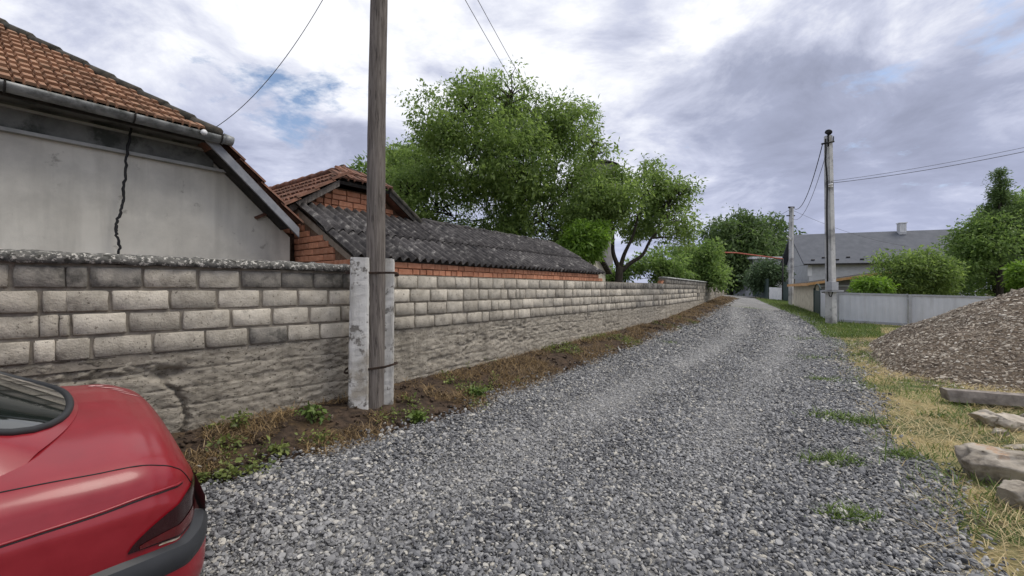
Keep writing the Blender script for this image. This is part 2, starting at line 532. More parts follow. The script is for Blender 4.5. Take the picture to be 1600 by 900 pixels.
# the gravel road: a strip between its two edges
def strip(name, ys, fl, fr, n, lift, mat, noise=.0, label=None, nscale=4.0):
    Y = np.repeat(ys[:, None], n, 1)
    t = np.linspace(0, 1, n)[None, :]
    X = fl(Y) * (1 - t) + fr(Y) * t
    Z = terrain(X, Y) + lift + (fbm(X * nscale, Y * nscale, 3.3) - .5) * noise
    V = np.stack([X.ravel(), Y.ravel(), Z.ravel()], 1)
    fc = grid_faces(len(ys), n)[:, ::-1]
    o = mk(name, V, fc, mat, None, True, True, origin=(0, 0, 0))
    return tag(o, label, None, None, 'structure')


rys = np.concatenate([np.arange(-8, 30, .16), np.arange(30, 110, 1.0)])
jl = lambda y: roadl(y) + (fbm(y * 1.3, 0 * y + 4) - .5) * .35
jr = lambda y: roadr(y) + (fbm(y * 1.1, 0 * y + 9) - .5) * .55
strip('gravel_road', rys, jl, jr, 60, .004, M['road'], .03, 'grey gravel lane running past the block wall')
vys = np.concatenate([np.arange(-3, 20, .07), np.arange(20, 37, .15)])
strip('soil_verge', vys, lambda y: wallx(y) - .05, lambda y: roadl(y) + .22 + (fbm(y * 1.3, 0 * y + 4) - .5) * .35, 26, -.025, M['soil'], .11, 'dark dug earth bank along the foot of the block wall', 6.0)
strip('straw_verge', np.concatenate([np.arange(-2, 22, .14), np.arange(22, 36, .4)]), lambda y: roadr(y) - .35, lambda y: roadr(y) + np.interp(y, [0, 14, 20, 36], [9, 9, 5, 3]), 60, -.018, M['verge'], .05, 'straw covered ground on the right side of the lane')

# ------------------------------------------------------------------ instancing of loose stones (geometry nodes)
def ico(sub=2, seed=0, flat=(1, .8, .5), rough=.35):
    bm = bmesh.new()
    bmesh.ops.create_icosphere(bm, subdivisions=sub, radius=.5)
    V = np.array([v.co[:] for v in bm.verts])
    d = 1 + rough * (vnoise(V[:, 0] * 2.6 + seed * 9.1, V[:, 1] * 2.6 + seed * 3.3, V[:, 2] * 2.6 + seed) - .5) * 2
    rr_ = np.random.default_rng(seed + 50)
    V = V * d[:, None]
    for _ in range(7):
        nn_ = rr_.normal(0, 1, 3); nn_ /= np.linalg.norm(nn_); h_ = rr_.uniform(.30, .42)
        ex = np.maximum(V @ nn_ - h_, 0); V = V - ex[:, None] * nn_
    V = V * np.array(flat)
    for v, c in zip(bm.verts, V): v.co = c
    return bm


def protos(name, k, mat, sub, flats, rough, smooth=True):
    c = bpy.data.collections.new(name)
    for i in range(k):
        bm = ico(sub, i + 3, flats[i % len(flats)], rough)
        me = bpy.data.meshes.new(name); bm.to_mesh(me); bm.free()
        me.polygons.foreach_set('use_smooth', [smooth] * len(me.polygons))
        me.materials.append(mat)
        c.objects.link(bpy.data.objects.new('loose_stone', me))
    return c


def scatter(name, P, rot, scl, coll, k, label, parent=None, dust=None):
    me = bpy.data.meshes.new(name)
    n = len(P)
    org = np.array([P[:, 0].mean(), P[:, 1].mean(), P[:, 2].min()])
    me.vertices.add(n); me.vertices.foreach_set('co', (P - org).astype(np.float32).ravel())
    for nm, d in (('rot', rot), ('scl', scl)):
        a = me.attributes.new(nm, 'FLOAT_VECTOR', 'POINT'); a.data.foreach_set('vector', d.astype(np.float32).ravel())
    if dust is not None:
        a = me.attributes.new('dust', 'FLOAT', 'POINT'); a.data.foreach_set('value', dust.astype(np.float32))
    a = me.attributes.new('idx', 'INT', 'POINT'); a.data.foreach_set('value', rng.integers(0, k, n).astype(np.int32))
    o = link(name, me, None, parent, org)
    g = bpy.data.node_groups.new(name + '_nodes', 'GeometryNodeTree')
    g.interface.new_socket('Geometry', in_out='INPUT', socket_type='NodeSocketGeometry')
    g.interface.new_socket('Geometry', in_out='OUTPUT', socket_type='NodeSocketGeometry')
    nn, ll = g.nodes, g.links
    gi, go = nn.new('NodeGroupInput'), nn.new('NodeGroupOutput')
    ip = nn.new('GeometryNodeInstanceOnPoints')
    ci = nn.new('GeometryNodeCollectionInfo'); ci.inputs[0].default_value = coll
    ci.inputs['Separate Children'].default_value = True; ci.inputs['Reset Children'].default_value = True
    def attr(nm, typ):
        t = nn.new('GeometryNodeInputNamedAttribute'); t.data_type = typ; t.inputs[0].default_value = nm
        return t.outputs[0]
    ll.new(gi.outputs[0], ip.inputs['Points']); ll.new(ci.outputs[0], ip.inputs['Instance'])
    ip.inputs['Pick Instance'].default_value = True
    ll.new(attr('idx', 'INT'), ip.inputs['Instance Index'])
    e2r = nn.new('FunctionNodeEulerToRotation'); ll.new(attr('rot', 'FLOAT_VECTOR'), e2r.inputs[0])
    ll.new(e2r.outputs[0], ip.inputs['Rotation'])
    ll.new(attr('scl', 'FLOAT_VECTOR'), ip.inputs['Scale'])
    ll.new(ip.outputs[0], go.inputs[0])
    md = o.modifiers.new('stones', 'NODES'); md.node_group = g
    tag(o, label, None, None, 'stuff')
    return o


peb = protos('pebble_shapes', 8, M['pebble'], 2, [(1, .75, .5), (1, .6, .42), (1, .85, .6), (1.1, .7, .35)], .42, False)
def track(x, y):
    c = .5 * roadl(y) + .5 * roadr(y)
    d1 = np.abs(x - c + .95 + .25 * np.sin(y * .35)); d2 = np.abs(x - c - .75 + .2 * np.sin(y * .3 + 1))
    return np.clip(np.exp(-(d1 / .42) ** 2) + np.exp(-(d2 / .42) ** 2), 0, 1) * np.interp(y, [2, 4, 9, 20], [.25, .5, .9, 1]) * (.55 + .9 * (fbm(x * .9, y * .5, 2) - .2)) * .9
PP = []
def spawn(y0, y1, dens, s0, s1, xpad=0.0):
    n = int(dens * (y1 - y0) * 9)
    y = rng.uniform(y0, y1, n)
    l, r = jl(y), jr(y)
    x = rng.uniform(-4.5, 1, n) * 0 + rng.uniform(0, 1, n) * 9 + l - .6
    dl, dr = x - l, r - x
    keep = (np.minimum(dl, dr) + rng.normal(0, .13, n) > -.02) & (np.abs(x) < np.maximum(1.25 * y + .5, 4.2))
    # thin out to the right edge
    keep &= rng.uniform(0, 1, n) < np.clip(.45 + dr * .9, 0, 1)
    x, y = x[keep], y[keep]
    s = np.exp(rng.normal(-.02, .36, len(x))) * (s0 + s1) / 2
    z = terrain(x, y) + rng.uniform(.0, .022, len(x)) + (fbm(x * 4, y * 4, 3.3) - .5) * .03 + (fbm(x * 1.2, y * 1.2, 8) - .5) * .03
    tr = track(x, y)
    s = s * (1 - .22 * tr)
    z = z - .006 * tr
    PP.append(np.stack([x, y, z, s, tr], 1))
spawn(-1.6, 1.9, 3200, .022, .036)
spawn(1.9, 4.2, 4600, .019, .034)
spawn(4.2, 8, 3400, .020, .036)
spawn(8, 13, 1700, .026, .042)
spawn(13, 24, 520, .038, .062)
PP = np.concatenate(PP)
n = len(PP)
rot = np.stack([rng.normal(0, .45, n), rng.normal(0, .45, n), rng.uniform(0, 6.28, n)], 1)
scatter('road_gravel', PP[:, :3], rot, PP[:, 3:4] * np.ones((1, 3)), peb, 8, 'loose grey crushed stones covering the lane', dust=PP[:, 4])

# ------------------------------------------------------------------ block walls
NA = Vector((-.7458, .6662, 0)); UA = Vector((.6662, .7458, 0))
NB = Vector((-.8, .6, 0)); UB = Vector((.6, .8, 0))
DD = Vector((17.3 - 5.5, 35 - 15.3, 0)).normalized(); ND = Vector((-DD.y, DD.x, 0))
ZT = 1.795; CH = .19


def block_mesh(L, H, seed, D=.10):
    r = np.random.default_rng(seed)
    xs = np.array([0, .06, .35, .65, .94, 1]) * L; xs[1] = .014; xs[-2] = L - .014
    zs = np.array([0, .014, H * .5, H - .014, H])
    V = []; Fc = []
    for i, x in enumerate(xs):
        for j, z in enumerate(zs):
            e = (i in (0, 5)) + (j in (0, 4))
            y = (.0, .008, .020)[e] + r.uniform(-.004, .004) + (r.uniform(-.008, .006) if e == 0 else 0)
            cn = .016 if e == 2 and r.random() < .6 else 0
            dx = (r.uniform(.0, .009) + cn if i == 0 else -r.uniform(.0, .009) - cn if i == 5 else 0)
            dz = (r.uniform(.0, .008) + cn * .8 if j == 0 else -r.uniform(.0, .008) - cn * .8 if j == 4 else 0)
            V.append((x + dx, y, z + dz))
    for i in range(5):
        for j in range(4):
            a = i * 5 + j
            Fc.append((a, a + 5, a + 6, a + 1))
    per = [i * 5 for i in range(6)] + [25 + j for j in range(1, 5)] + [i * 5 + 4 for i in range(4, -1, -1)] + [j for j in range(3, 0, -1)]
    b0 = len(V)
    for p in per: V.append((V[p][0], D, V[p][2]))
    m_ = len(per)
    for k in range(m_):
        Fc.append((per[k], b0 + k, b0 + (k + 1) % m_, per[(k + 1) % m_]))
    return mesh_from('stone_block', V, Fc, True)


def variants(lens, k, mat):
    d = {}
    for L in lens:
        d[L] = []
        for i in range(k):
            me = block_mesh(L, .176, int(L * 1000) * 31 + i * 7 + (hash(mat.name) % 1 if 0 else len(mat.name)))
            me.materials.append(mat); d[L].append(me)
    return d
BV = {k: variants((.38, .19), 5, M[k]) for k in ('block', 'block_light', 'block_dark')}


def lay_block(parent, kind, P0, U, Nn, s, z, L):
    key = .38 if L > .27 else .19
    me = random.choice(BV[kind][key])
    p = Vector(P0) + U * s; p.z = z
    p += Nn * random.uniform(-.007, .009)
    ang = math.atan2(U.y, U.x)
    link('stone_block', me, None, parent, p, (random.uniform(-.012, .012), random.uniform(-.008, .008), ang), (L / key, 1, random.uniform(.97, 1.0)))


def foundation(name, parent, P0, U, Nn, s0, s1, z0, z1, ds, dz, mat, seed, crack=None, thick=.3, out=.0):
    ns = int((s1 - s0) / ds) + 2; nz = int((z1 - z0) / dz) + 2
    S, Z = np.meshgrid(np.linspace(s0, s1, ns), np.linspace(z0, z1, nz), indexing='ij')
    lum = S * .9 + seed
    wob = (fbm(S * 1.5 + seed, Z * 0) - .5) * .05
    disp = (fbm(S * 3 + seed, Z * 6, seed) - .5) * .016 + (fbm(S * 11 + seed, Z * 26, 6.0, 5) - .5) * .028 + (fbm(S * 34, Z * 52 + seed, 2) - .5) * .018
    # board joints
    for k, zj in enumerate((.86, .69, .53, .36)):
        dd = np.abs(Z - zj - wob - (fbm(S * 6 + k * 9 + seed, Z * 0 + k) - .5) * .02)
        w = sstep(.35, .55, fbm(S * 1.1 + k * 7 + seed, Z * 0 + k * 3.3))
        disp -= .016 * w * np.exp(-(dd / .007) ** 2)
        disp += .014 * (vnoise(S * .4 + k * 5, Z * 0 + k) - .5) * (Z > zj)
    # honeycombed, crumbled patches
    pit = sstep(.56, .66, fbm(S * 1.6 + seed * 3, Z * 5.5, 5)) * sstep(.42, .6, fbm(S * 14, Z * 22, 8))
    disp -= .028 * pit
    if crack is not None:
        sc, zc_ = crack
        sx = sc + (fbm(Z * 7, Z * 0 + 3) - .5) * .25 + (Z - zc_) * -.15
        lower = sstep(zc_ + .02, zc_ - .05, Z)
        disp -= .06 * np.exp(-((S - sx) / .022) ** 2) * lower
        disp -= .085 * np.exp(-(((S - sc + .03) / .13) ** 2 + ((Z - zc_) / .06) ** 2) ** 1.5) * (0.6 + .8 * fbm(S * 20, Z * 20))
    V = np.zeros((ns, nz, 3))
    for a in range(2):
        V[:, :, a] = P0[a] + U[a] * S + Nn[a] * (-disp + .005 - out)
    V[:, :, 2] = Z
    V = V.reshape(-1, 3)
    fc = [tuple(f) for f in grid_faces(ns, nz)]
    # close the back with a simple box
    V = list(map(tuple, V)); b0 = len(V)
    for (s, z) in ((s0, z0), (s1, z0), (s1, z1), (s0, z1)):
        p = Vector(P0) + U * s + Nn * thick; V.append((p.x, p.y, z))
    c = [0, (ns - 1) * nz, ns * nz - 1, nz - 1]
    top = [i * nz + nz - 1 for i in range(ns)]
    bot = [i * nz for i in range(ns)]
    fc += [tuple([b0 + 3] + [b0 + 2] + top[::-1]), tuple([b0 + 1, b0] + bot), (b0, b0 + 3, b0 + 2, b0 + 1)]
    fc += [tuple([b0] + list(range(0, nz))[::1][::-1] + [])[:1] + tuple(range(0, nz)) + (b0 + 3,)]
    fc += [tuple([b0 + 1, b0 + 2] + [(ns - 1) * nz + j for j in range(nz - 1, -1, -1)])]
    return mk(name, np.array(V), fc, mat, parent, True)


def core(name, parent, P0, U, Nn, s0, s1, z0, z1, mat, rec=.022, thick=.26):
    b = MB(); P0 = Vector(P0)
    p = [P0 + U * s0 + Nn * rec, P0 + U * s1 + Nn * rec, P0 + U * s1 + Nn * thick, P0 + U * s0 + Nn * thick]
    b.box8([Vector((q.x, q.y, z0)) for q in p] + [Vector((q.x, q.y, z1)) for q in p])
    return b.build(name, mat, parent)


def coping(name, parent, P0, U, Nn, s0, s1, zb, th, over, mat, thick=.26, seed=1.0):
    ns = int((s1 - s0) / .035) + 2
    prof = [(-over, 0.0), (-over - .006, th * .45), (-over + .008, th * .85), (-over + .05, th), (thick * .5, th + .012), (thick + over - .04, th), (thick + over, th * .5), (thick + over, 0)]
    S = np.linspace(s0, s1, ns)
    V = np.zeros((ns, len(prof), 3))
    for j, (d, z) in enumerate(prof):
        nz_ = (fbm(S * 14, S * 0 + j * 2.2, seed) - .5) * .034
        ny = (fbm(S * 18, S * 0 + j * 3.1, seed + 4) - .5) * .034
        for a in range(2): V[:, j, a] = P0[a] + U[a] * S + Nn[a] * (d + ny)
        V[:, j, 2] = zb + z + nz_
    m_ = len(prof)
    fc = []
    for i in range(ns - 1):
        for j in range(m_):
            fc.append((i * m_ + j, (i + 1) * m_ + j, (i + 1) * m_ + (j + 1) % m_, i * m_ + (j + 1) % m_))
    fc.append(tuple(range(m_))); fc.append(tuple((ns - 1) * m_ + j for j in range(m_ - 1, -1, -1)))
    o = mk(name, V.reshape(-1, 3), fc, mat, parent, True)
    bm = bmesh.new(); bm.from_mesh(o.data); bmesh.ops.recalc_face_normals(bm, faces=bm.faces); bm.to_mesh(o.data); bm.free()
    return o


# wall A: left of the wooden pole; block edges read from the photo
PA = Vector((-3.71, 3.11, 0))
def sA(px):
    Y = 3.11 * 1401.0 / (1401 - px)
    return (Y - 3.11) / .7458
rows = [
    [(0, 17, 'block'), (20, 103, 'block_dark'), (103, 138, 'block_dark'), (141, 223, 'block_dark'), (225, 309, 'block'), (312, 375, 'block_light'), (378, 441, 'block_dark'), (441, 491, 'block_dark'), (491, 537, 'block_dark'), (537, 552, 'block_dark')],
    [(0, 63, 'block'), (66, 106, 'block'), (101, 171, 'block'), (175, 265, 'block_light'), (267, 339, 'block'), (342, 407, 'block_light'), (411, 466, 'block_light'), (468, 513, 'block_light'), (516, 552, 'block_light')],
    [(0, 65, 'block'), (62, 93, 'block'), (93, 110, 'block'), (113, 199, 'block_light'), (202, 283, 'block'), (286, 360, 'block_light'), (364, 425, 'block_light'), (428, 483, 'block_light'), (486, 533, 'block_light'), (535, 552, 'block_light')],
    [(0, 50, 'block_light'), (53, 88, 'block_light'), (87, 143, 'block'), (146, 239, 'block'), (241, 321, 'block'), (322, 388, 'block'), (391, 450, 'block_dark'), (451, 500, 'block'), (502, 552, 'block_light')],
]
wA = thing('stone_wall', 'weathered stone block wall with lichened coping, behind the red car', 'wall', (-2.8, 4.1, .2))
s_l = -2.6
for r_, row in enumerate(rows):
    zb = ZT - CH * (r_ + 1) + .004
    for (a, b, kd) in row:
        if a == 0:
            L = sA(b) - s_l
            # blocks beyond the left edge of the picture
            sb = sA(b)
            while sb > s_l + .05:
                ln = min(.385 + random.uniform(-.03, .03), sb - s_l)
                lay_block(wA, random.choice(['block', 'block', 'block_dark']), PA, UA, NA, sb - ln, zb, ln - .008)
                sb -= ln + .004
        else:
            lay_block(wA, kd, PA, UA, NA, sA(a), zb, sA(b) - sA(a))
core('mortar_core', wA, PA, UA, NA, s_l, sA(552), .95, ZT + .01, M['mortar'])
foundation('concrete_footing', wA, PA, UA, NA, s_l, sA(552), -.1, ZT - 4 * CH, .014, .012, M['found'], 1.7, crack=(sA(270), .84))
coping('coping', wA, PA, UA, NA, s_l, sA(550), ZT + .012, .085, .035, M['coping'])

# wall B and C: beyond the pole, under the shed and on
PB = Vector((-1.59, 5.85, 0))
def sB(Y): return (Y - 5.85) / .8
def row_blocks(parent, P0, U, Nn, s0, s1, z, kinds, seed, half=.22):
    r = random.Random(seed); s = s0 - r.uniform(0, .3); 
    while s < s1 - .02:
        L = .385 * r.uniform(.88, 1.06) if r.random() > half else r.choice((.12, .2, .24))
        a, b = max(s, s0), min(s + L, s1)
        if b - a > .05:
            lay_block(parent, r.choice(kinds), P0, U, Nn, a, z, b - a - .011)
        s += L
SB0, SB1, SC1 = sB(5.25), sB(11.25), sB(15.3)
wB = thing('stone_wall', 'pale stone block wall carrying the brick shed, right of the wooden pole', 'wall', (.4, 8.5, .3))
for r_ in range(4):
    row_blocks(wB, PB, UB, NB, SB0, SB1, ZT - CH * (r_ + 1) + .01, ['block_light', 'block_light', 'block_light', 'block'] if r_ < 3 else ['block', 'block_light', 'block'], 40 + r_)
core('mortar_core', wB, PB, UB, NB, SB0, SB1, .95, ZT + .006, M['mortar'])
foundation('concrete_footing', wB, PB, UB, NB, SB0, SB1, -.05, ZT - 4 * CH + .005, .02, .014, M['found'], 5.3)
wC = thing('stone_wall', 'low dark-topped block wall between the brick shed and the coped far wall', 'wall', (3.9, 13.3, .4))
for r_ in range(4):
    row_blocks(wC, PB, UB, NB, SB1 + .006, SC1, ZT - CH * (r_ + 1) + .01, ['block_dark'] if r_ == 0 else ['block', 'block', 'block', 'block_light', 'block_dark'], 60 + r_)
core('mortar_core', wC, PB, UB, NB, SB1 + .006, SC1 - .004, .95, ZT + .006, M['mortar'])
foundation('concrete_footing', wC, PB, UB, NB, SB1 + .006, SC1 - .004, .0, ZT - 4 * CH + .005, .03, .02, M['found'], 8.1)
# wall D: long far stretch, one course higher
PD = Vector((5.5, 15.3, 0)); LD = 22.9
wD = thing('stone_wall', 'long far block wall with thin pale coping, running to the lane bend', 'wall', (11.4, 25.1, .7))
for r_ in range(5):
    row_blocks(wD, PD, DD, ND, 0, 7.5, ZT + CH - CH * (r_ + 1) + .01, ['block_dark'] if r_ < 2 else ['block', 'block_light', 'block_dark'] if r_ < 4 else ['block_light'], 80 + r_, .12)
b = MB()
for r_ in range(5):
    s = 7.5 + .1 * r_
    while s < LD:
        L = min(.385, LD - s)
        p = PD + DD * (s + L / 2) + ND * random.uniform(-.004, .006); p.z = ZT + CH - CH * (r_ + .5)
        b.box(p + ND * .05, DD, ND, (0, 0, 1), L / 2 - .012, .05, CH / 2 - .012)
        s += L
fo = b.build('stone_block_courses', M['block'], wD); tag(fo, kind='stuff')
fo.data.materials.append(M['block_light']); fo.data.materials.append(M['block_dark'])
nq = len(fo.data.polygons) // 6
pick = np.repeat([random.choice((0, 0, 1, 1, 2)) if q > nq * .35 else random.choice((2, 2, 0)) for q in range(nq)], 6)
fo.data.polygons.foreach_set('material_index', pick.astype(np.int32))
core('mortar_core', wD, PD, DD, ND, 0, LD, .95, ZT + CH + .006, M['mortar'])
foundation('concrete_footing', wD, PD, DD, ND, 0, LD, .1, ZT - 4 * CH + .005, .08, .03, M['found'], 11.4)
coping('coping', wD, PD, DD, ND, .02, LD + .03, ZT + CH + .008, .05, .04, M['mould'], seed=6.0)
# a few broken bricks on the joint of the two walls
for i in range(4):
    p = PB + UB * (SC1 - .28 + .08 * i) + NB * .12; p.z = ZT + .008
    b = MB(); b.box(p + Vector((0, 0, .035 + .045 * i)), UB, NB, (0, 0, 1), .12, .06, .035 if i == 0 else .022 + 0 * i)
    if i < 2:
        tag(b.build('loose_brick', M['brick'], None), 'broken red brick lying on the wall joint, ' + ('lower one' if i == 0 else 'upper one'), 'brick')

# ------------------------------------------------------------------ house frame: a along the lane, L back from the shed eave, z up
E0 = Vector((-1.98, 5.34, 0))
def H(a, L, z):
    p = E0 + UB * a + NB * L
    return Vector((p.x, p.y, z))
ANG = math.atan2(.8, .6)

# ---- plastered house on the left
hs_ = thing('plastered_house', 'grey plastered house with half-hipped clay tile roof, behind the left wall', 'house', H(-3.4, 4, .2))
def wallpoly(L, top=0.0):
    return [H(-.12, L, .1), H(-.12, L, 2.33), H(-1.13, L, 3.27), H(-5.77, L, 3.27), H(-6.78, L, 2.33), H(-6.78, L, .1)]
MB().prism(wallpoly(1.35), NB * 7).build('wall', M['plaster'], hs_)
def slab(name, poly, th, mat, parent):
    p = [Vector(q) for q in poly]
    nrm = (p[1] - p[0]).cross(p[2] - p[0]).normalized()
    if nrm.z < 0: nrm = -nrm
    return MB().prism(p, -nrm * th).build(name, mat, parent)
AP = H(-3.45, 3.85, 5.24)
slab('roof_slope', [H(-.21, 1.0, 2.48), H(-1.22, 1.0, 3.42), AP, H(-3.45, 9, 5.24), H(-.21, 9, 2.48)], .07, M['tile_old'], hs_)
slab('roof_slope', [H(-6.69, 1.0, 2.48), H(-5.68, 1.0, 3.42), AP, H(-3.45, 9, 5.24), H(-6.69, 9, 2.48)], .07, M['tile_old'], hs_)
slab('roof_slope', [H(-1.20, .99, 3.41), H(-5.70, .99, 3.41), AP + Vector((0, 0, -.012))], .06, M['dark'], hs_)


def tile_mesh(w, ln, name='roof_tile'):
    """interlocking tile: x across, y up the slope, z normal; one wide and one narrow raised flat"""
    px_ = np.array([0, .04, .10, .50, .56, .62, .66, .92, .97, 1.0]) * w
    pz_ = np.array([.002, .010, .036, .036, .004, .004, .040, .040, .010, .002]) * min(1, w / .19)
    V = []; Fc = []
    n_ = len(px_)
    for (y, zo) in ((0, .032), (ln, .0)):
        for x, z in zip(px_, pz_): V.append((x, y, z + zo))
    for x, z in zip(px_, pz_): V.append((x, 0, z + .032 - .028))
    for i in range(n_ - 1):
        Fc.append((i, i + 1, n_ + i + 1, n_ + i))
        Fc.append((2 * n_ + i, 2 * n_ + i + 1, i + 1, i))
    return mesh_from(name, V, Fc)


def tile_slope(parent, O, ax, up, mesh, w, exp_, inside, rows_, cols, lift=.006, keep_rand=.0):
    ax = Vector(ax).normalized(); up = Vector(up).normalized(); nr = ax.cross(up).normalized()
    if nr.z < 0:
        nr = -nr
    mat_ = Matrix((ax, up, nr)).transposed()
    cnt = 0
    for r_ in range(rows_):
        for c in range(cols[0], cols[1]):
            x = c * w; y = r_ * exp_
            if not inside(x + w / 2, y + exp_ * .45): continue
            jit = Matrix.Rotation(random.uniform(-.012, .012), 3, 'Z') @ Matrix.Rotation(random.uniform(-.012, .012), 3, 'X')
            p = O + ax * (x + random.uniform(-.004, .004)) + up * (y + random.uniform(-.008, .008)) + nr * (lift + random.uniform(0, .005))
            link('roof_tile', mesh, None, parent, p, (mat_ @ jit).to_euler())
            cnt += 1
    return cnt
tmA = tile_mesh(.152, .225); tmA.materials.append(M['tile'])
eaveO = H(-5.68, .93, 3.375)
upv = (AP - H(-3.45, 1.0, 3.42)); sl_len = upv.length
def in_hip(x, y):
    f = y / sl_len
    return x > 2.23 * f + .02 and x < 4.46 - 2.23 * f + .05
tile_slope(hs_, eaveO, UB, upv, tmA, .152, .19, in_hip, 20, (0, 31))
# ridge capping along both hips
def caps(parent, A, B, step, rad, mat, name='ridge_tile'):
    A = Vector(A); B = Vector(B); d = (B - A); Ln = d.length; d.normalize()
    s = 0
    while s < Ln:
        e = min(s + step * 1.12, Ln + .05)
        b = MB(); b.tube([A + d * s + Vector((0, 0, .012)), A + d * e - Vector((0, 0, .004))], [rad, rad * .86], 8)
        b.build(name, mat, parent, True)
        s += step
caps(hs_, H(-1.13, .93, 3.40), AP + Vector((0, 0, .03)), .34, .062, M['tile_cap'])
caps(hs_, H(-5.77, .93, 3.40), AP + Vector((0, 0, .03)), .34, .062, M['tile_cap'])
caps(hs_, AP + Vector((0, 0, .03)), H(-3.45, 9, 5.27), .34, .075, M['tile_cap'])
# cornice, mouldings, gutter, barge boards
def hbox(name, a0, a1, L0, L1, z0, z1, mat, parent):
    b = MB()
    b.box8([H(a0, L0, z0), H(a1, L0, z0), H(a1, L1, z0), H(a0, L1, z0), H(a0, L0, z1), H(a1, L0, z1), H(a1, L1, z1), H(a0, L1, z1)])
    return b.build(name, mat, parent)
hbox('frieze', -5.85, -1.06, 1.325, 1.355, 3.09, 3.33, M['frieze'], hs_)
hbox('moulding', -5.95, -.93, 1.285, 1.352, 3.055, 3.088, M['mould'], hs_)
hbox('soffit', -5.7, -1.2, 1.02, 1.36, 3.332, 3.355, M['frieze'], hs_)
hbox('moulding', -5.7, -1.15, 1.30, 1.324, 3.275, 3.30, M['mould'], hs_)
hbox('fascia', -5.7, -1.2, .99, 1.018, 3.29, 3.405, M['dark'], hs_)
def half_pipe(name, A, B, r, mat, parent, th=.006):
    A = Vector(A); B = Vector(B); d = (B - A).normalized(); side = d.cross(Vector((0, 0, 1))).normalized()
    V = []; n_ = 10
    for P in (A, B):
        for rr in (r, r - th):
            for k in range(n_ + 1):
                t = math.pi * k / n_
                V.append(P + side * math.cos(t) * rr - Vector((0, 0, 1)) * math.sin(t) * rr)
    m_ = n_ + 1; Fc = []
    for k in range(n_):
        Fc += [(k, k + 1, 2 * m_ + k + 1, 2 * m_ + k), (m_ + k, 3 * m_ + k, 3 * m_ + k + 1, m_ + k + 1), (k, m_ + k, m_ + k + 1, k + 1), (2 * m_ + k, 2 * m_ + k + 1, 3 * m_ + k + 1, 3 * m_ + k)]
    Fc += [(0, 2 * m_, 3 * m_, m_), (n_, m_ + n_, 3 * m_ + n_, 2 * m_ + n_)]
    return MB().add(V, Fc).build(name, mat, parent, True)
gut = half_pipe('gutter', H(-5.7, .91, 3.385), H(-1.10, .91, 3.365), .075, M['zinc'], hs_)
for a in (-1.13, -1.9, -2.75, -3.6, -4.6):
    b = MB(); c = H(a, .91, 3.375)
    b.tube([c + NB * (.083 * math.cos(t)) - Vector((0, 0, .083 * math.sin(t))) for t in np.linspace(0, math.pi, 9)], .008, 5)
    b.build('bracket', M['dark'], gut)
b = MB(); c = H(-1.10, .91, 3.36)
b.tube([c, c + UB * .10 - Vector((0, 0, .012))], [.06, .055], 10); b.build('gutter_end', M['zinc'], gut, True)
b = MB(); c = H(-1.32, .83, 3.345); b.tube([c, c - NB * .03], .03, 10); b.build('downpipe_stub', M['white'], gut, True)
def barge(parent, A, B, h, th, mat, name='barge_board'):
    A = Vector(A); B = Vector(B)
    b = MB(); dz = Vector((0, 0, h))
    b.box8([A - dz, B - dz, B - dz + NB * th, A - dz + NB * th, A, B, B + NB * th, A + NB * th])
    return b.build(name, mat, parent)
barge(hs_, H(-1.26, .965, 3.43), H(-.18, .965, 2.425), .125, .03, M['board'])
barge(hs_, H(-5.64, .965, 3.43), H(-6.72, .965, 2.425), .125, .03, M['board'])
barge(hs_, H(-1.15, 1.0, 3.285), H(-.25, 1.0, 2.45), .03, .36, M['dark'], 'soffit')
tmV = tile_mesh(.25, .37); tmV.materials.append(M['tile_old'])
rs_up = (H(-1.22, 0, 3.42) - H(-.21, 0, 2.48))
tile_slope(hs_, H(-.16, .95, 2.46), NB, rs_up, tmV, .25, .33, lambda x, y: y < 1.15 + max(0, x - .1) * .95 and y < 4.3, 13, (0, 9))

# black cable hanging down the plaster wall
cab = []
for (px, py) in ((205, 178), (205, 195), (201, 222), (197, 252), (195, 280), (193, 305), (190, 325), (184, 342), (180, 355), (182, 368), (187, 382), (186, 396), (187, 412)):
    # on a plane a few cm in front of the wall face (L = 1.27)
    q = (px - 800) / F
    a = (q * (5.34 + .6 * 1.25) - (-1.98 - .8 * 1.25)) / (.6 - .8 * q)
    Yp = 5.34 + .8 * a + .6 * 1.25
    cab.append(PX(px, py, Yp))
def smooth_path(P, k=4):
    P = np.array([tuple(p) for p in P]); out_ = []
    n_ = len(P)
    for i in range(n_ - 1):
        p0, p1, p2, p3 = P[max(i - 1, 0)], P[i], P[i + 1], P[min(i + 2, n_ - 1)]
        for j in range(k):
            t = j / k
            out_.append(.5 * (2 * p1 + (-p0 + p2) * t + (2 * p0 - 5 * p1 + 4 * p2 - p3) * t * t + (-p0 + 3 * p1 - 3 * p2 + p3) * t ** 3))
    out_.append(P[-1])
    return out_
cp = smooth_path(cab, 5)
cp = [Vector(q) + UB * random.uniform(-.010, .010) for q in cp]
tag(MB().tube(cp, [.010 + .005 * random.random() for _ in cp], 8).build('hanging_cable', M['black'], None, True), 'thick wavy black cable hanging down the plastered house wall', 'cable')

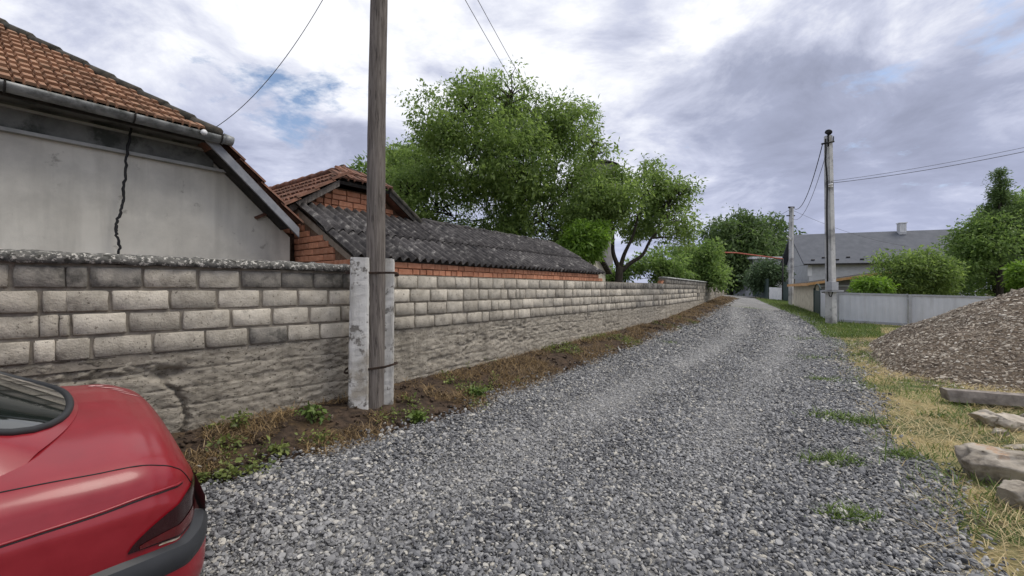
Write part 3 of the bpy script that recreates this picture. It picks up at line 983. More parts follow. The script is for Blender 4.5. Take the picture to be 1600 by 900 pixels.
# ---- brick bits shared by shed and barn
def brick_mesh(L, Hh, seed):
    r = np.random.default_rng(seed)
    V = []
    for x in (0, L):
        for z in (0, Hh):
            V.append((x + r.uniform(-.003, .003), .004 + r.uniform(0, .004), z + r.uniform(-.003, .003)))
    c = .008
    for x in (c, L - c):
        for z in (c, Hh - c):
            V.append((x, r.uniform(-.003, .003), z))
    for x in (0, L):
        for z in (0, Hh): V.append((x, .05, z))
    Fc = [(4, 6, 7, 5), (0, 2, 6, 4), (2, 3, 7, 6), (3, 1, 5, 7), (1, 0, 4, 5), (0, 8, 10, 2), (2, 10, 11, 3), (3, 11, 9, 1), (1, 9, 8, 0)]
    return mesh_from('brick', V, Fc)
BR = {}
for L in (.25, .12):
    BR[L] = []
    for i in range(5):
        me = brick_mesh(L, .078, 100 + i + int(L * 100)); me.materials.append(M['brick']); BR[L].append(me)
BC = .089
def lay_brick(parent, p, ang, L):
    key = .25 if L > .17 else .12
    link('brick', random.choice(BR[key]), None, parent, p, (0, random.uniform(-.012, .012), ang), (L / key, 1, 1))

# ---- brick shed with corrugated roof
SL = 7.16
sh = thing('brick_shed', 'low brick shed with grey corrugated roof behind the block wall', 'shed', H(3.5, .9, .3))
zr, ze = 2.86, 2.03
OFF = .03       # wall face lies this far behind the eave edge
b = MB().prism([H(.03, OFF + .03, ZT + .004), H(.03, OFF + .03, ze - .03), H(.03, 1.5, zr - .10), H(.03, 1.5, ZT - 1.2), H(.03, .45, ZT - 1.2), H(.03, .45, ZT + .004)], UB * (SL - .1))
b.build('wall', M['brick_joint'], sh)
for r_ in range(2):
    s = .03 - random.uniform(0, .1)
    while s < SL - .12:
        L = random.choice((.12, .12, .12, .12, .25))
        if s > .02:
            lay_brick(sh, H(s, OFF, ZT + .012 + BC * r_), ANG, L - .006)
        s += L + .008
# left end wall: rises to the ridge
for r_ in range(-4, 13):
    z = ZT + .012 + BC * r_
    s = .02 - (r_ % 2) * .12
    L1 = 1.45
    while s < L1:
        L = random.choice((.25, .25, .12))
        a0, a1 = max(s, .02), min(s + L, L1)
        # height of the roof above this spot
        zt_ = ze - .06 + (zr - ze) * (a0 + OFF) / 1.5
        if a1 - a0 > .05 and z + BC < zt_ and z + BC > .9:
            # front face of the brick looks along -UB
            me = random.choice(BR[.25 if a1 - a0 > .17 else .12]); key = .25 if a1 - a0 > .17 else .12
            link('brick', me, None, sh, H(.0, OFF + a1, z), (0, 0, ANG - math.pi / 2), ((a1 - a0 - .008) / key, 1, 1))
        s += L + .008
b = MB().prism([H(.012, OFF + .02, ze - .10), H(.012, OFF + .02, ze - .02), H(.012, 1.5, zr - .05), H(.012, 1.5, zr - .16)], UB * .015)
b.build('mortar_verge', M['brick_smear'], sh)
# corrugated sheets
def corr_mesh(w, ln, seed):
    pitch = w / 7.0; nseg = 7 * 8
    xs = np.linspace(0, w + pitch * .25, nseg + 3)
    ys = np.linspace(0, ln, 4)
    r = np.random.default_rng(seed)
    V = []
    for lay in (0, -.007):
        for y in ys:
            sag = .006 * math.sin(y * 2.2 + seed) + r.uniform(-.003, .003)
            for x in xs:
                V.append((x, y, .033 * math.cos(2 * math.pi * x / pitch) + lay + sag))
    nx, ny = len(xs), len(ys); Fc = []
    for j in range(ny - 1):
        for i in range(nx - 1):
            a = j * nx + i; b_ = nx * ny + a
            Fc += [(a, a + 1, a + nx + 1, a + nx), (b_, b_ + nx, b_ + nx + 1, b_ + 1)]
    for i in range(nx - 1):
        o = nx * ny
        Fc += [(i, o + i, o + i + 1, i + 1), ((ny - 1) * nx + i, (ny - 1) * nx + i + 1, o + (ny - 1) * nx + i + 1, o + (ny - 1) * nx + i)]
    return mesh_from('corrugated_sheet', V, Fc, True)
CS = [corr_mesh(1.05, .98, i) for i in range(4)]
for me in CS: me.materials.append(M['slate'])
rup = (H(0, 1.5, zr) - H(0, 0, ze)); rl = rup.length; rup.normalize()
rn = UB.cross(rup).normalized(); rn = rn if rn.z > 0 else -rn
rm = Matrix((UB, rup, rn)).transposed().to_euler()
nsh = 7; wsh = (SL + .10) / nsh
for c in range(nsh):
    for r_ in range(2):
        p = H(-.06 + c * wsh, 0, ze) + rup * (r_ * (rl - .93) + random.uniform(-.018, .018) - .06) + rn * (.012 + .022 * r_ + .005 * (c % 2))
        link('corrugated_sheet', CS[(c * 2 + r_) % 4], None, sh, p, rm, (wsh / 1.05, 1, 1))
b = MB()
for s in (.05, .75, 1.4):
    c = H(SL / 2, s, ze + (zr - ze) * s / 1.5 - .055); b.box(c, UB, NB, (0, 0, 1), SL / 2 - .05, .03, .02)
b.build('batten', M['dark'], sh)
# back slope falling away behind the ridge
slab('roof_slope', [H(.02, 1.52, zr - .02), H(SL - .02, 1.52, zr - .02), H(SL - .02, 2.6, zr - .75), H(.02, 2.6, zr - .75)], .03, M['slate'], sh)
caps(sh, H(2.45, 1.5, zr + .04), H(SL, 1.5, zr + .03), .55, .05, M['slate'], 'ridge_cap')

# ---- brick barn with half-hipped tile roof behind the shed
bn = thing('brick_barn', 'brick barn with half-hipped old red tile roof between house and shed', 'barn', H(1.15, 4, .3))
LG = 1.60
MB().prism([H(-.38, LG + .03, .2), H(-.38, LG + .03, 2.52), H(.70, LG + .03, 3.24), H(1.56, LG + .03, 3.24), H(2.66, LG + .03, 2.52), H(2.66, LG + .03, .2)], NB * 5.0).build('wall', M['brick_joint'], bn)
for r_ in range(0, 10):
    z = 2.42 + BC * r_
    zz = z + BC
    lo = max(-.36, .70 - (3.24 - zz) * 1.5) if zz < 3.24 else None
    if lo is None: continue
    hi = 2.26 - lo
    s = lo - (r_ % 2) * .12
    while s < hi:
        L = random.choice((.25, .25, .12)); a0, a1 = max(s, lo), min(s + L, hi)
        if a1 - a0 > .05: lay_brick(bn, H(a0, LG, z), ANG, a1 - a0 - .008)
        s += L + .008
ap0 = H(1.13, 2.02, 3.68); ap1 = H(1.13, 6.8, 3.70)
slab('roof_slope', [H(-.55, 1.40, 2.47), H(.66, 1.40, 3.30), ap0, ap1, H(-.55, 6.8, 2.47)], .05, M['dark'], bn)
slab('roof_slope', [H(2.82, 1.40, 2.47), H(1.60, 1.40, 3.30), ap0, ap1, H(2.82, 6.8, 2.47)], .05, M['tile_old'], bn)
slab('roof_slope', [H(.66, 1.38, 3.295), H(1.60, 1.38, 3.295), ap0 + Vector((0, 0, -.01))], .05, M['dark'], bn)
lup = (H(.66, 0, 3.30) - H(-.55, 0, 2.47))
def in_left(x, y):   # x runs towards the camera-side verge (against NB)
    d = 5.42 - x          # distance behind the verge
    if y < 1.48: return d > -.02
    f = (y - 1.48) / .58
    return f < 1.0 and d > .6 * f
tile_slope(bn, H(-.55, 6.8, 2.485), -NB, lup, tmV, .25, .33, in_left, 7, (0, 22), .008)
hup = (ap0 - H(1.13, 1.38, 3.295)); hl = hup.length
tile_slope(bn, H(.63, 1.34, 3.29), UB, hup, tmV, .25, .30, lambda x, y: .47 * y / hl - .06 < x < .98 - .47 * y / hl + .04, 3, (0, 4), .008)
caps(bn, H(.64, 1.36, 3.34), ap0 + Vector((0, 0, .03)), .3, .045, M['tile_old'])
caps(bn, H(1.62, 1.36, 3.34), ap0 + Vector((0, 0, .03)), .3, .045, M['tile_cap'])
caps(bn, ap0 + Vector((0, 0, .02)), ap1 + Vector((0, 0, .02)), .34, .06, M['tile_old'])
barge(bn, H(.66, 1.375, 3.31), H(-.55, 1.375, 2.48), .10, .025, M['pole'])
barge(bn, H(1.60, 1.375, 3.31), H(2.82, 1.375, 2.48), .10, .025, M['dark'])
caps(bn, H(1.62, 1.40, 3.32), H(2.84, 1.40, 2.49), .3, .05, M['tile_cap'], 'verge_tile')

# ------------------------------------------------------------------ wooden pole with concrete stubs
pb = Vector(((583 - 800) / F * 4.95, 4.95, 0)); pb.z = float(terrain(pb.x, pb.y))
pol = thing('utility_pole', 'weathered wooden utility pole strapped between two whitewashed concrete stubs', 'utility pole', pb)
top = Vector(((596 - 800) / F * 4.95, 4.97, 7.3))
pts = []; rad = []
for i in range(40):
    t = i / 39; p = pb.lerp(top, t); p.z = pb.z - .3 + (top.z - pb.z + .3) * t
    p += Vector((.008 * math.sin(t * 9), .006 * math.sin(t * 13), 0)); pts.append(p); rad.append(.112 - .022 * t + random.uniform(-.0015, .0015))
MB().tube(pts, rad, 20).build('pole', M['pole'], pol, True)
def stub(px0, px1, y, ztop, seed):
    c = Vector((((px0 + px1) / 2 - 800) / F * y, y, 0)); w = (px1 - px0) / F * y
    z0 = float(terrain(c.x, c.y)) - .25
    nz = 44; prof = 16; V = []
    r = np.random.default_rng(seed)
    ax = Vector((.97, .24, 0)); ay = Vector((-.24, .97, 0))
    for i in range(nz):
        z = z0 + (ztop - z0) * i / (nz - 1)
        tp = 1 + .10 * (1 - i / (nz - 1)); hw = w / 2 * tp; hd = .085
        for k in range(prof):
            t = 2 * math.pi * (k + .5) / prof
            cxx = math.copysign(abs(math.cos(t)) ** .28, math.cos(t)); cyy = math.copysign(abs(math.sin(t)) ** .28, math.sin(t))
            e = r.uniform(-.003, .003)
            p = c + ax * (cxx * hw + e) + ay * (cyy * hd + e); V.append((p.x - .02 * (1 - i / (nz - 1)), p.y, z + (r.uniform(-.012, .004) if i == nz - 1 else 0)))
    Fc = []
    for i in range(nz - 1):
        for k in range(prof):
            Fc.append((i * prof + k, i * prof + (k + 1) % prof, (i + 1) * prof + (k + 1) % prof, (i + 1) * prof + k))
    Fc.append(tuple((nz - 1) * prof + k for k in range(prof)))
    return mk('concrete_stub', np.array(V), Fc, M['limewash'], pol, False)
stub(549, 577, 4.86, 1.96, 3)
stub(596, 616, 5.06, 1.955, 4)
for zz, dz in ((1.78, -.012), (.70, .035)):
    b = MB(); loop = []
    c = PX(582, 452, 4.96)
    for k in range(25):
        t = 2 * math.pi * k / 24
        ax = Vector((.97, .24, 0)); ay = Vector((-.24, .97, 0))
        cxx = math.copysign(abs(math.cos(t)) ** .5, math.cos(t)); cyy = math.copysign(abs(math.sin(t)) ** .55, math.sin(t))
        p = c + ax * (.29 * cxx - (.012 if zz < 1 else 0)) + ay * (.135 * cyy); p.z = zz + dz * math.cos(t) - .012 * math.sin(t * 2)
        loop.append(p)
    b.tube(loop, .009, 6); b.tube([p + Vector((.002, -.004, .012)) for p in loop], .006, 5)
    b.build('wire_strap', M['rust'], pol, True)

# ------------------------------------------------------------------ overhead wires
def wire(A, B, sag, r, mat, label, name='overhead_wire', n_=28, group=None):
    A = Vector(A); B = Vector(B)
    P = []
    for i in range(n_ + 1):
        t = i / n_; p = A.lerp(B, t); p.z -= sag * 4 * t * (1 - t); P.append(p)
    return tag(MB().tube(P, r, 5).build(name, mat, None, True), label, 'wire', group)
wire(Vector((top.x, top.y, 6.35)), H(-1.17, .98, 3.47), .42, .004, M['wirem'], 'single thin wire sloping from the wooden pole to the plastered house')

# ------------------------------------------------------------------ right-hand concrete pole
def gz(x, y): return float(terrain(x, y))
c1 = RG(1299, 507)
tp1 = PX(1294, 212, c1.y)
cpole = thing('concrete_pole', 'square pale concrete pole with meter box and lamp by the metal fence', 'utility pole', c1)
def tapered(name, A, B, w0, w1, mat, parent, d=(1, 0, 0)):
    A = Vector(A); B = Vector(B); d = Vector(d); e = Vector((-d.y, d.x, 0)); b = MB()
    q = lambda P, w: [P - d * w - e * w, P + d * w - e * w, P + d * w + e * w, P - d * w + e * w]
    b.box8(q(A, w0 / 2) + q(B, w1 / 2))
    o = b.build(name, mat, parent)
    bm = bmesh.new(); bm.from_mesh(o.data); bmesh.ops.bevel(bm, geom=bm.edges[:], offset=w1 * .1, segments=2, affect='EDGES'); bm.to_mesh(o.data); bm.free()
    return o
k1 = c1.y / F
tapered('shaft', c1 - Vector((0, 0, .3)), tp1, 11.5 * k1, 8.5 * k1, M['conc'], cpole, (.96, .28, 0))
fp = lambda px, py, dy=-.2: PX(px, py, c1.y + dy)
b = MB(); b.tube([fp(1284, 225), fp(1303, 221)], .035, 8); b.tube([fp(1294, 229), fp(1294.5, 215)], .03, 8); b.tube([fp(1302, 221), fp(1302.5, 213)], .02, 6); b.build('crossarm', M['black'], cpole, True)
bm = ico(3, 1, (1, 1, .9), .02); 
me = bpy.data.meshes.new('lamp_head'); bm.to_mesh(me); bm.free()
for p in me.polygons: p.use_smooth = True
link('lamp_head', me, M['black'], cpole, fp(1294, 207), None, (.27, .27, .25))
b = MB(); b.tube([fp(1294, 221), fp(1294, 209)], .03, 8); b.build('lamp_bracket', M['black'], cpole, True)
cd = [fp(1290, 217), fp(1290.5, 232), fp(1290, 252), fp(1291.5, 268), fp(1292.5, 290), fp(1292, 330), fp(1292.5, 380), fp(1293, 440)]
b = MB(); b.tube(smooth_path(cd, 4), .032, 6); b.build('down_cable', M['black'], cpole, True)
b = MB(); b.tube([fp(1297, 287, -.22), fp(1297.5, 290, -.22)], [.09, .07], 10); b.tube([fp(1294, 291.5, -.2), fp(1301, 291.5, -.2)], .03, 8); b.build('insulator', M['white'], cpole, True)
b = MB(); c = PX(1301, 447, c1.y - .24); b.box(c, (.96, .28, 0), (-.28, .96, 0), (0, 0, 1), .17, .10, .16); o = b.build('meter_box', M['galvpost'], cpole)
b = MB(); b.box(PX(1300, 454.5, c1.y - .05), (.96, .28, 0), (-.28, .96, 0), (0, 0, 1), .30, .24, .03); b.build('box_band', M['galvpost'], cpole)
lp = [PX(1295, 456, c1.y - .25), PX(1296, 462, c1.y - .25), PX(1299, 463, c1.y - .25), PX(1301, 456, c1.y - .25)]
b = MB(); b.tube(smooth_path(lp, 4), .018, 6); b.build('cable_loop', M['black'], cpole, True)

c2 = RG(1236, 477); tp2 = PX(1236.5, 324, c2.y)
cp2 = thing('concrete_pole', 'slim far concrete pole with a dark stub beside the beige garage', 'utility pole', c2)
k2 = c2.y / F
tapered('shaft', c2 - Vector((0, 0, .3)), tp2, 5.6 * k2, 5.0 * k2, M['conc'], cp2, (.9, .43, 0))
b = MB(); b.tube([PX(1239.5, 480, c2.y + .1), PX(1239.5, 436, c2.y + .1)], 2.2 * k2, 8); b.build('stub_post', M['dark'], cp2, True)
b = MB(); b.tube([PX(1229, 337, c2.y), PX(1242, 337, c2.y)], .04, 6); b.tube([PX(1232, 324, c2.y), PX(1241, 324, c2.y)], .06, 6); b.build('crossarm', M['dark'], cp2, True)
b = MB(); b.tube([PX(1236, 376, c2.y), PX(1230, 369, c2.y - .6)], .05, 6); b.build('lamp_arm', M['white'], cp2, True)
wire(fp(1285, 226), tp2 + Vector((0.1, 0, .0)), .95, .016, M['black'], 'dark cable slack between the two concrete poles, upper one')
wire(fp(1290, 243), tp2 + Vector((.05, 0, -.75)), .9, .010, M['wirem'], 'thin cable slack between the two concrete poles, lower one')
wire(fp(1299, 286, -.2), PX(1900, 165, 12.0), .25, .010, M['wirem'], 'lower of two wires leaving the near concrete pole to the right')
wire(fp(1299, 283, -.15), PX(1900, 158, 12.6), .22, .007, M['wirem'], 'upper of two wires leaving the near concrete pole to the right')
wire(tp2 + Vector((0, 0, -.1)), PX(1090, 392, 46), .3, .012, M['wirem'], 'thin wire from the far concrete pole into the trees')
wire(tp2 + Vector((.1, 0, -.2)), PX(1420, 385, 34), .35, .009, M['wirem'], 'faint wire from the far concrete pole to the grey-roofed house')

# ------------------------------------------------------------------ metal fence on the right
f0 = PX(1308, 457, 17.6); f1 = PX(1800, 470, 13.0)
fd = Vector((f1.x - f0.x, f1.y - f0.y, 0)); FL = fd.length; fd.normalize(); fnn = Vector((-fd.y, fd.x, 0))
fn = thing('metal_fence', 'low grey profiled sheet metal fence between the concrete pole and the gravel heap', 'fence', Vector((f0.x, f0.y, gz(f0.x, f0.y))))
ft = lambda s: f0.z + (f1.z - f0.z) * s / FL
HT = 1.13
nP = 3; s = 0
def sheetpanel(name, s0, s1, parent, mat, y0=0.0):
    n_ = int((s1 - s0) / .035); V = []
    for i in range(n_ + 1):
        ss = s0 + (s1 - s0) * i / n_
        d = .004 if (i % 6) in (0, 1, 2) else -.003
        for zz in (ft(ss) - .05, ft(ss) - HT):
            for th in (0, .003):
                p = f0 + fd * ss + fnn * (d + th + y0); V.append((p.x, p.y, zz))
    Fc = []
    for i in range(n_):
        a = i * 4; Fc += [(a, a + 2, a + 6, a + 4), (a + 1, a + 5, a + 7, a + 3)]
    return mk(name, np.array(V), Fc, mat, parent)
posts = [0.0, 2.2, 4.4, FL]
for i, s in enumerate(posts):
    p = f0 + fd * s; p.z = 0
    z0 = gz(p.x, p.y) - .15
    b = MB(); b.box(Vector((p.x, p.y, (z0 + ft(s)) / 2)) - fnn * .05, fd, fnn, (0, 0, 1), .05, .04, (ft(s) - z0) / 2); b.build('post', M['galvpost'], fn)
for i in range(3):
    s0, s1 = posts[i] + .06, posts[i + 1] - .06
    sheetpanel('sheet_panel', s0, s1, fn, M['galv'])
    for zo in (.03, HT + .02):
        b = MB(); A = f0 + fd * s0; B = f0 + fd * s1; A.z = ft(s0) - zo; B.z = ft(s1) - zo
        up_ = Vector((0, 0, .035 if zo < .1 else .05)); sd_ = fnn * .03
        b.box8([A - sd_ - up_, B - sd_ - up_, B + sd_ - up_, A + sd_ - up_, A - sd_ + up_, B - sd_ + up_, B + sd_ + up_, A + sd_ + up_]); b.build('rail', M['galvpost'], fn)

# ------------------------------------------------------------------ garage, gate, grey-roofed house
gA = RG(1272, 489); gB = RG(1240, 478)
gd = Vector((gB.x - gA.x, gB.y - gA.y, 0)); GL = gd.length; gd.normalize()
gp = Vector((gd.y, -gd.x, 0))       # to the right, along the front
if gp.x < 0: gp = -gp
gar = thing('garage', 'beige rendered garage with orange-edged sloping roof beside the far pole', 'garage', gA)
zl = EYE - (441 - HZ) / F * gA.y - .12
ztop = lambda w: zl + w * .17
GW = 3.4
b = MB(); P = lambda s, w, z: Vector((gA.x + gd.x * s + gp.x * w, gA.y + gd.y * s + gp.y * w, z))
b.box8([P(0, 0, gA.z - .4), P(GL, 0, gA.z - .4), P(GL, .2, gA.z - .4), P(0, .2, gA.z - .4), P(0, 0, zl), P(GL, 0, zl), P(GL, .2, ztop(.2)), P(0, .2, ztop(.2))]); b.build('wall', M['beige'], gar)
b = MB().prism([P(.02, .203, gA.z - .4), P(.02, GW, gA.z - .4), P(.02, GW, ztop(GW)), P(.02, .203, ztop(.203))], gd * (GL - .04)); b.build('wall', M['greyw'], gar)
b = MB(); b.box8([P(-.03, .21, zl - .10), P(-.03, GW, zl - .10), P(.016, GW, zl - .10), P(.016, .21, zl - .10), P(-.03, .21, zl - .06), P(-.03, GW, zl - .06), P(.016, GW, zl - .06), P(.016, .21, zl - .06)]); b.build('pipe_band', M['white'], gar)
b = MB(); b.box8([P(-.3, -.3, ztop(-.3)), P(GL + .2, -.3, ztop(-.3)), P(GL + .2, GW + .2, ztop(GW + .2)), P(-.3, GW + .2, ztop(GW + .2)), P(-.3, -.3, ztop(-.3) + .12), P(GL + .2, -.3, ztop(-.3) + .12), P(GL + .2, GW + .2, ztop(GW + .2) + .12), P(-.3, GW + .2, ztop(GW + .2) + .12)]); rf = b.build('roof', M['dark'], gar)
b = MB(); b.box8([P(-.34, -.34, ztop(-.3) + .0), P(-.304, -.34, ztop(-.3) + .0), P(-.304, GW + .2, ztop(GW + .2) + .0), P(-.34, GW + .2, ztop(GW + .2)), P(-.34, -.34, ztop(-.3) + .13), P(-.304, -.34, ztop(-.3) + .13), P(-.304, GW + .2, ztop(GW + .2) + .13), P(-.34, GW + .2, ztop(GW + .2) + .13)]); b.build('fascia', M['orange'], rf)
b = MB(); b.box8([P(-.302, -.34, ztop(-.3) - .02), P(GL + .2, -.34, ztop(-.3) - .02), P(GL + .2, -.304, ztop(-.3) - .02), P(-.302, -.304, ztop(-.3) - .02), P(-.302, -.34, ztop(-.3) + .13), P(GL + .2, -.34, ztop(-.3) + .13), P(GL + .2, -.304, ztop(-.3) + .13), P(-.302, -.304, ztop(-.3) + .13)]); b.build('fascia', M['orange'], rf)

# green gate between garage and fence
q0 = gA - gd * .1; q1 = Vector((f0.x - .2, f0.y + .15, 0)); q1.z = gz(q1.x, q1.y)
gdv = Vector((q1.x - q0.x, q1.y - q0.y, 0)); gl = gdv.length; gdv.normalize(); gnn = Vector((-gdv.y, gdv.x, 0))
gt = thing('garden_gate', 'dark green metal gate with arched top beside the beige garage', 'gate', q0)
Q = lambda s, z: Vector((q0.x + gdv.x * s, q0.y + gdv.y * s, q0.z + (q1.z - q0.z) * s / gl + z))
for s in (.05, gl * .48):
    b = MB(); b.box(Q(s, .62), gdv, gnn, (0, 0, 1), .05, .05, .70); b.build('post', M['grn'], gt)
for k in range(5):
    s0 = .12 + (gl * .48 - .22) * k / 5; s1 = .12 + (gl * .48 - .22) * (k + 1) / 5 - .015
    b = MB(); b.box8([Q(s0, .08) - gnn * .012, Q(s1, .08) - gnn * .012, Q(s1, .08) + gnn * .012, Q(s0, .08) + gnn * .012, Q(s0, 1.22) - gnn * .012, Q(s1, 1.22) - gnn * .012, Q(s1, 1.22) + gnn * .012, Q(s0, 1.22) + gnn * .012]); b.build('gate_panel', M['grn'], gt)
b = MB(); m0 = gl * .48
b.tube([Q(m0 * .5 + m0 * .45 * math.cos(t), 1.25 + .30 * math.sin(t)) for t in np.linspace(0, math.pi, 13)], .03, 6); b.build('arch', M['grn'], gt, True)
sp = thing('fence_panel', 'narrow pale sheet panel between the green gate and concrete pole', 'fence', Q(m0 + .1, 0))
b = MB(); b.box8([Q(m0 + .1, .05) - gnn * .01, Q(gl, .05) - gnn * .01, Q(gl, .05) + gnn * .01, Q(m0 + .1, .05) + gnn * .01, Q(m0 + .1, 1.15) - gnn * .01, Q(gl, 1.15) - gnn * .01, Q(gl, 1.15) + gnn * .01, Q(m0 + .1, 1.15) + gnn * .01]); b.build('sheet_panel', M['galv'], sp)
b = MB(); b.box(Q(m0 + .06, .6), gdv, gnn, (0, 0, 1), .03, .03, .62); b.build('post', M['galvpost'], sp)

# grey-roofed house
e0 = PX(1256, 412.5, 37.8); e1 = PX(1560, 408, 33.6)
r0 = PX(1236, 367.5, 42.0); r1 = PX(1580, 349.0, 36.6)
e1.z = e0.z; r1.z = r0.z
gh = thing('grey_roof_house', 'house with long dark grey metal roof and white chimney behind the bushes', 'house', Vector(((e0.x + e1.x) / 2, e0.y, gz(e0.x, e0.y))))
hd = Vector((e1.x - e0.x, e1.y - e0.y, 0)); hl_ = hd.length; hd.normalize(); hn = Vector((-hd.y, hd.x, 0))
r0 = e0 + hn * 4.2 + Vector((0, 0, r0.z - e0.z)); r1 = r0 + hd * hl_
slab('roof_slope', [e0, e0 + hd * hl_, r1, r0], .12, M['roofgrey'], gh)
slab('roof_slope', [e0 + hn * 8.4, e0 + hn * 8.4 + hd * hl_, r1, r0], .12, M['roofgrey'], gh)
b = MB(); w0 = e0 + hn * .5 + hd * .55; w0.z = gz(w0.x, w0.y) - .4; hh = e0.z - w0.z - .02
b.prism([w0, w0 + hd * (hl_ - 1.0), w0 + hd * (hl_ - 1.0) + hn * 7.4, w0 + hn * 7.4], (0, 0, hh)); b.build('wall', M['lightw'], gh)
for s_ in (.55, hl_ - .5):
    pg = e0 + hd * s_ + hn * .55; tri = [pg, pg + hn * 7.3, Vector((r0.x, r0.y, r0.z - .2)) + hd * s_]
    MB().prism(tri, hd * .05).build('gable', M['lightw'], gh)
b = MB(); b.box(e0 + hd * hl_ / 2 - hn * .05 - Vector((0, 0, .05)), hd, hn, (0, 0, 1), hl_ / 2, .06, .07); b.build('gutter', M['dark'], gh)
up2 = (r0 - e0).normalized(); rn2 = hd.cross(up2).normalized(); rn2 = rn2 if rn2.z > 0 else -rn2
i = 0
s_ = .8
while s_ < hl_ - .5:
    c = e0 + hd * s_ + up2 * (.55 + .35 * (i % 2)) + rn2 * .05
    MB().box(c, hd, up2, rn2, .14, .03, .05).build('snow_guard', M['dark'], gh)
    s_ += .9; i += 1
chb = PX(1401, 364, (r0.y + r1.y) / 2 - 0.2)
tch = ((chb - r0).dot(hd)); cb_ = r0 + hd * tch - hn * .35
b = MB(); b.box(Vector((cb_.x, cb_.y, r0.z + .12)), hd, hn, (0, 0, 1), .25, .25, .50); ch = b.build('chimney', M['lightw'], gh)
for j in range(6):
    for i in range(3):
        b = MB(); b.box(Vector((cb_.x, cb_.y, r0.z - .12 + .115 * j)) + hd * (-.162 + .162 * i) - hn * .255, hd, hn, (0, 0, 1), .072, .012, .05); b.build('brick', M['white'], ch)
b = MB(); b.box(Vector((cb_.x, cb_.y, r0.z + .66)), hd, hn, (0, 0, 1), .30, .30, .04); b.build('cap', M['white'], ch)
for i, s_ in enumerate((1.2,)):
    c = w0 + hd * .05 - hn * .02; c.z = e0.z - .9
    MB().box(c - hd * .02 + Vector((0, 0, .35)), hd, hn, (0, 0, 1), .16, .03, .5).build('corner_board', M['white'], gh)

# far house with white windows behind the bush
fh0 = PX(1205, 470, 47); fh0.z = gz(fh0.x, fh0.y)
fh = thing('far_house', 'small pale far house with white window behind the roundish bush', 'house', fh0)
b = MB(); b.box(Vector((fh0.x + 1.2, fh0.y + 3, fh0.z + 1.9)), (1, 0, 0), (0, 1, 0), (0, 0, 1), 3.0, 3, 2.2); b.build('wall', M['lightw'], fh)
b = MB(); b.prism([Vector((fh0.x - 2.2, fh0.y - .3, fh0.z + 4.1)), Vector((fh0.x + 4.6, fh0.y - .3, fh0.z + 4.1)), Vector((fh0.x + 4.6, fh0.y - .3, fh0.z + 4.35)), Vector((fh0.x - 2.2, fh0.y - .3, fh0.z + 4.35))], (0, 7, .3)); b.build('roof', M['white'], fh)
for px in (1221, 1229):
    c = PX(px, 420, 47 - .05); b = MB(); b.box(c, (1, 0, 0), (0, 1, 0), (0, 0, 1), .30, .05, .75); w_ = b.build('window_frame', M['white'], fh)
    b = MB(); b.box(c - Vector((0, .055, 0)), (1, 0, 0), (0, 1, 0), (0, 0, 1), .20, .02, .62); b.build('pane', M['frieze'], w_)

# dark green board fence and white gate along the far bend
def board_fence(name, label, pts, h, mat, wb=.5, cat='fence', post=True):
    P0 = Vector(pts[0]); t = thing(name, label, cat, Vector((P0.x, P0.y, gz(P0.x, P0.y))))
    for A, B in zip(pts[:-1], pts[1:]):
        A = Vector(A); B = Vector(B); d = B - A; d.z = 0; Ln = d.length; d.normalize(); nn_ = Vector((-d.y, d.x, 0))
        k = max(1, int(Ln / wb))
        for i in range(k):
            c = A + d * (Ln * (i + .5) / k); z = gz(c.x, c.y)
            b = MB(); b.box(Vector((c.x, c.y, z + h / 2 + .05)), d, nn_, (0, 0, 1), Ln / k / 2 - .008, .012, h / 2); b.build('board', mat, t)
        for i in range(0, k + 1, 4):
            c = A + d * (Ln * i / k); z = gz(c.x, c.y)
            b = MB(); b.box(Vector((c.x, c.y, z + h / 2)) + nn_ * .05, d, nn_, (0, 0, 1), .04, .035, h / 2 + .08); b.build('post', M['dark'], t)
    return t
board_fence('green_fence', 'dark green board fence along the far bend of the lane', [PX(1152, 466, 58), PX(1180, 467, 46), PX(1201, 468, 37.0)], 1.75, M['grn'], .9)
board_fence('white_gate', 'small white panel gate in the dark green fence', [PX(1202, 468, 36.9), PX(1221.5, 468, 35.2)], 1.02, M['white'], .32, 'gate')
board_fence('green_fence', 'short dark green fence between the white gate and far pole', [PX(1222.5, 468, 35.1), PX(1239, 470, 33.0)], 1.5, M['grn'], .6)

# red gas pipe crossing the lane, on a black upright
gpz = PX(1223, 404.5, 35.0); gp0 = PX(1085, 393.5, 30.0)
pp = thing('gas_pipe', 'thin red gas pipe crossing high over the lane on a black upright', 'pipe', Vector((gpz.x, gpz.y, gz(gpz.x, gpz.y))))
MB().tube([gp0, PX(1150, 395, 32.5), gpz], .05, 8).build('pipe', M['redpipe'], pp, True)
MB().tube([Vector((gpz.x, gpz.y, gz(gpz.x, gpz.y) - .2)), gpz + Vector((0, 0, .05))], .06, 8).build('upright', M['black'], pp, True)
p2 = Vector((gp0.x, gp0.y, gz(gp0.x, gp0.y) - .2))
MB().tube([p2, gp0 + Vector((0, 0, .05))], .05, 8).build('upright', M['black'], pp, True)

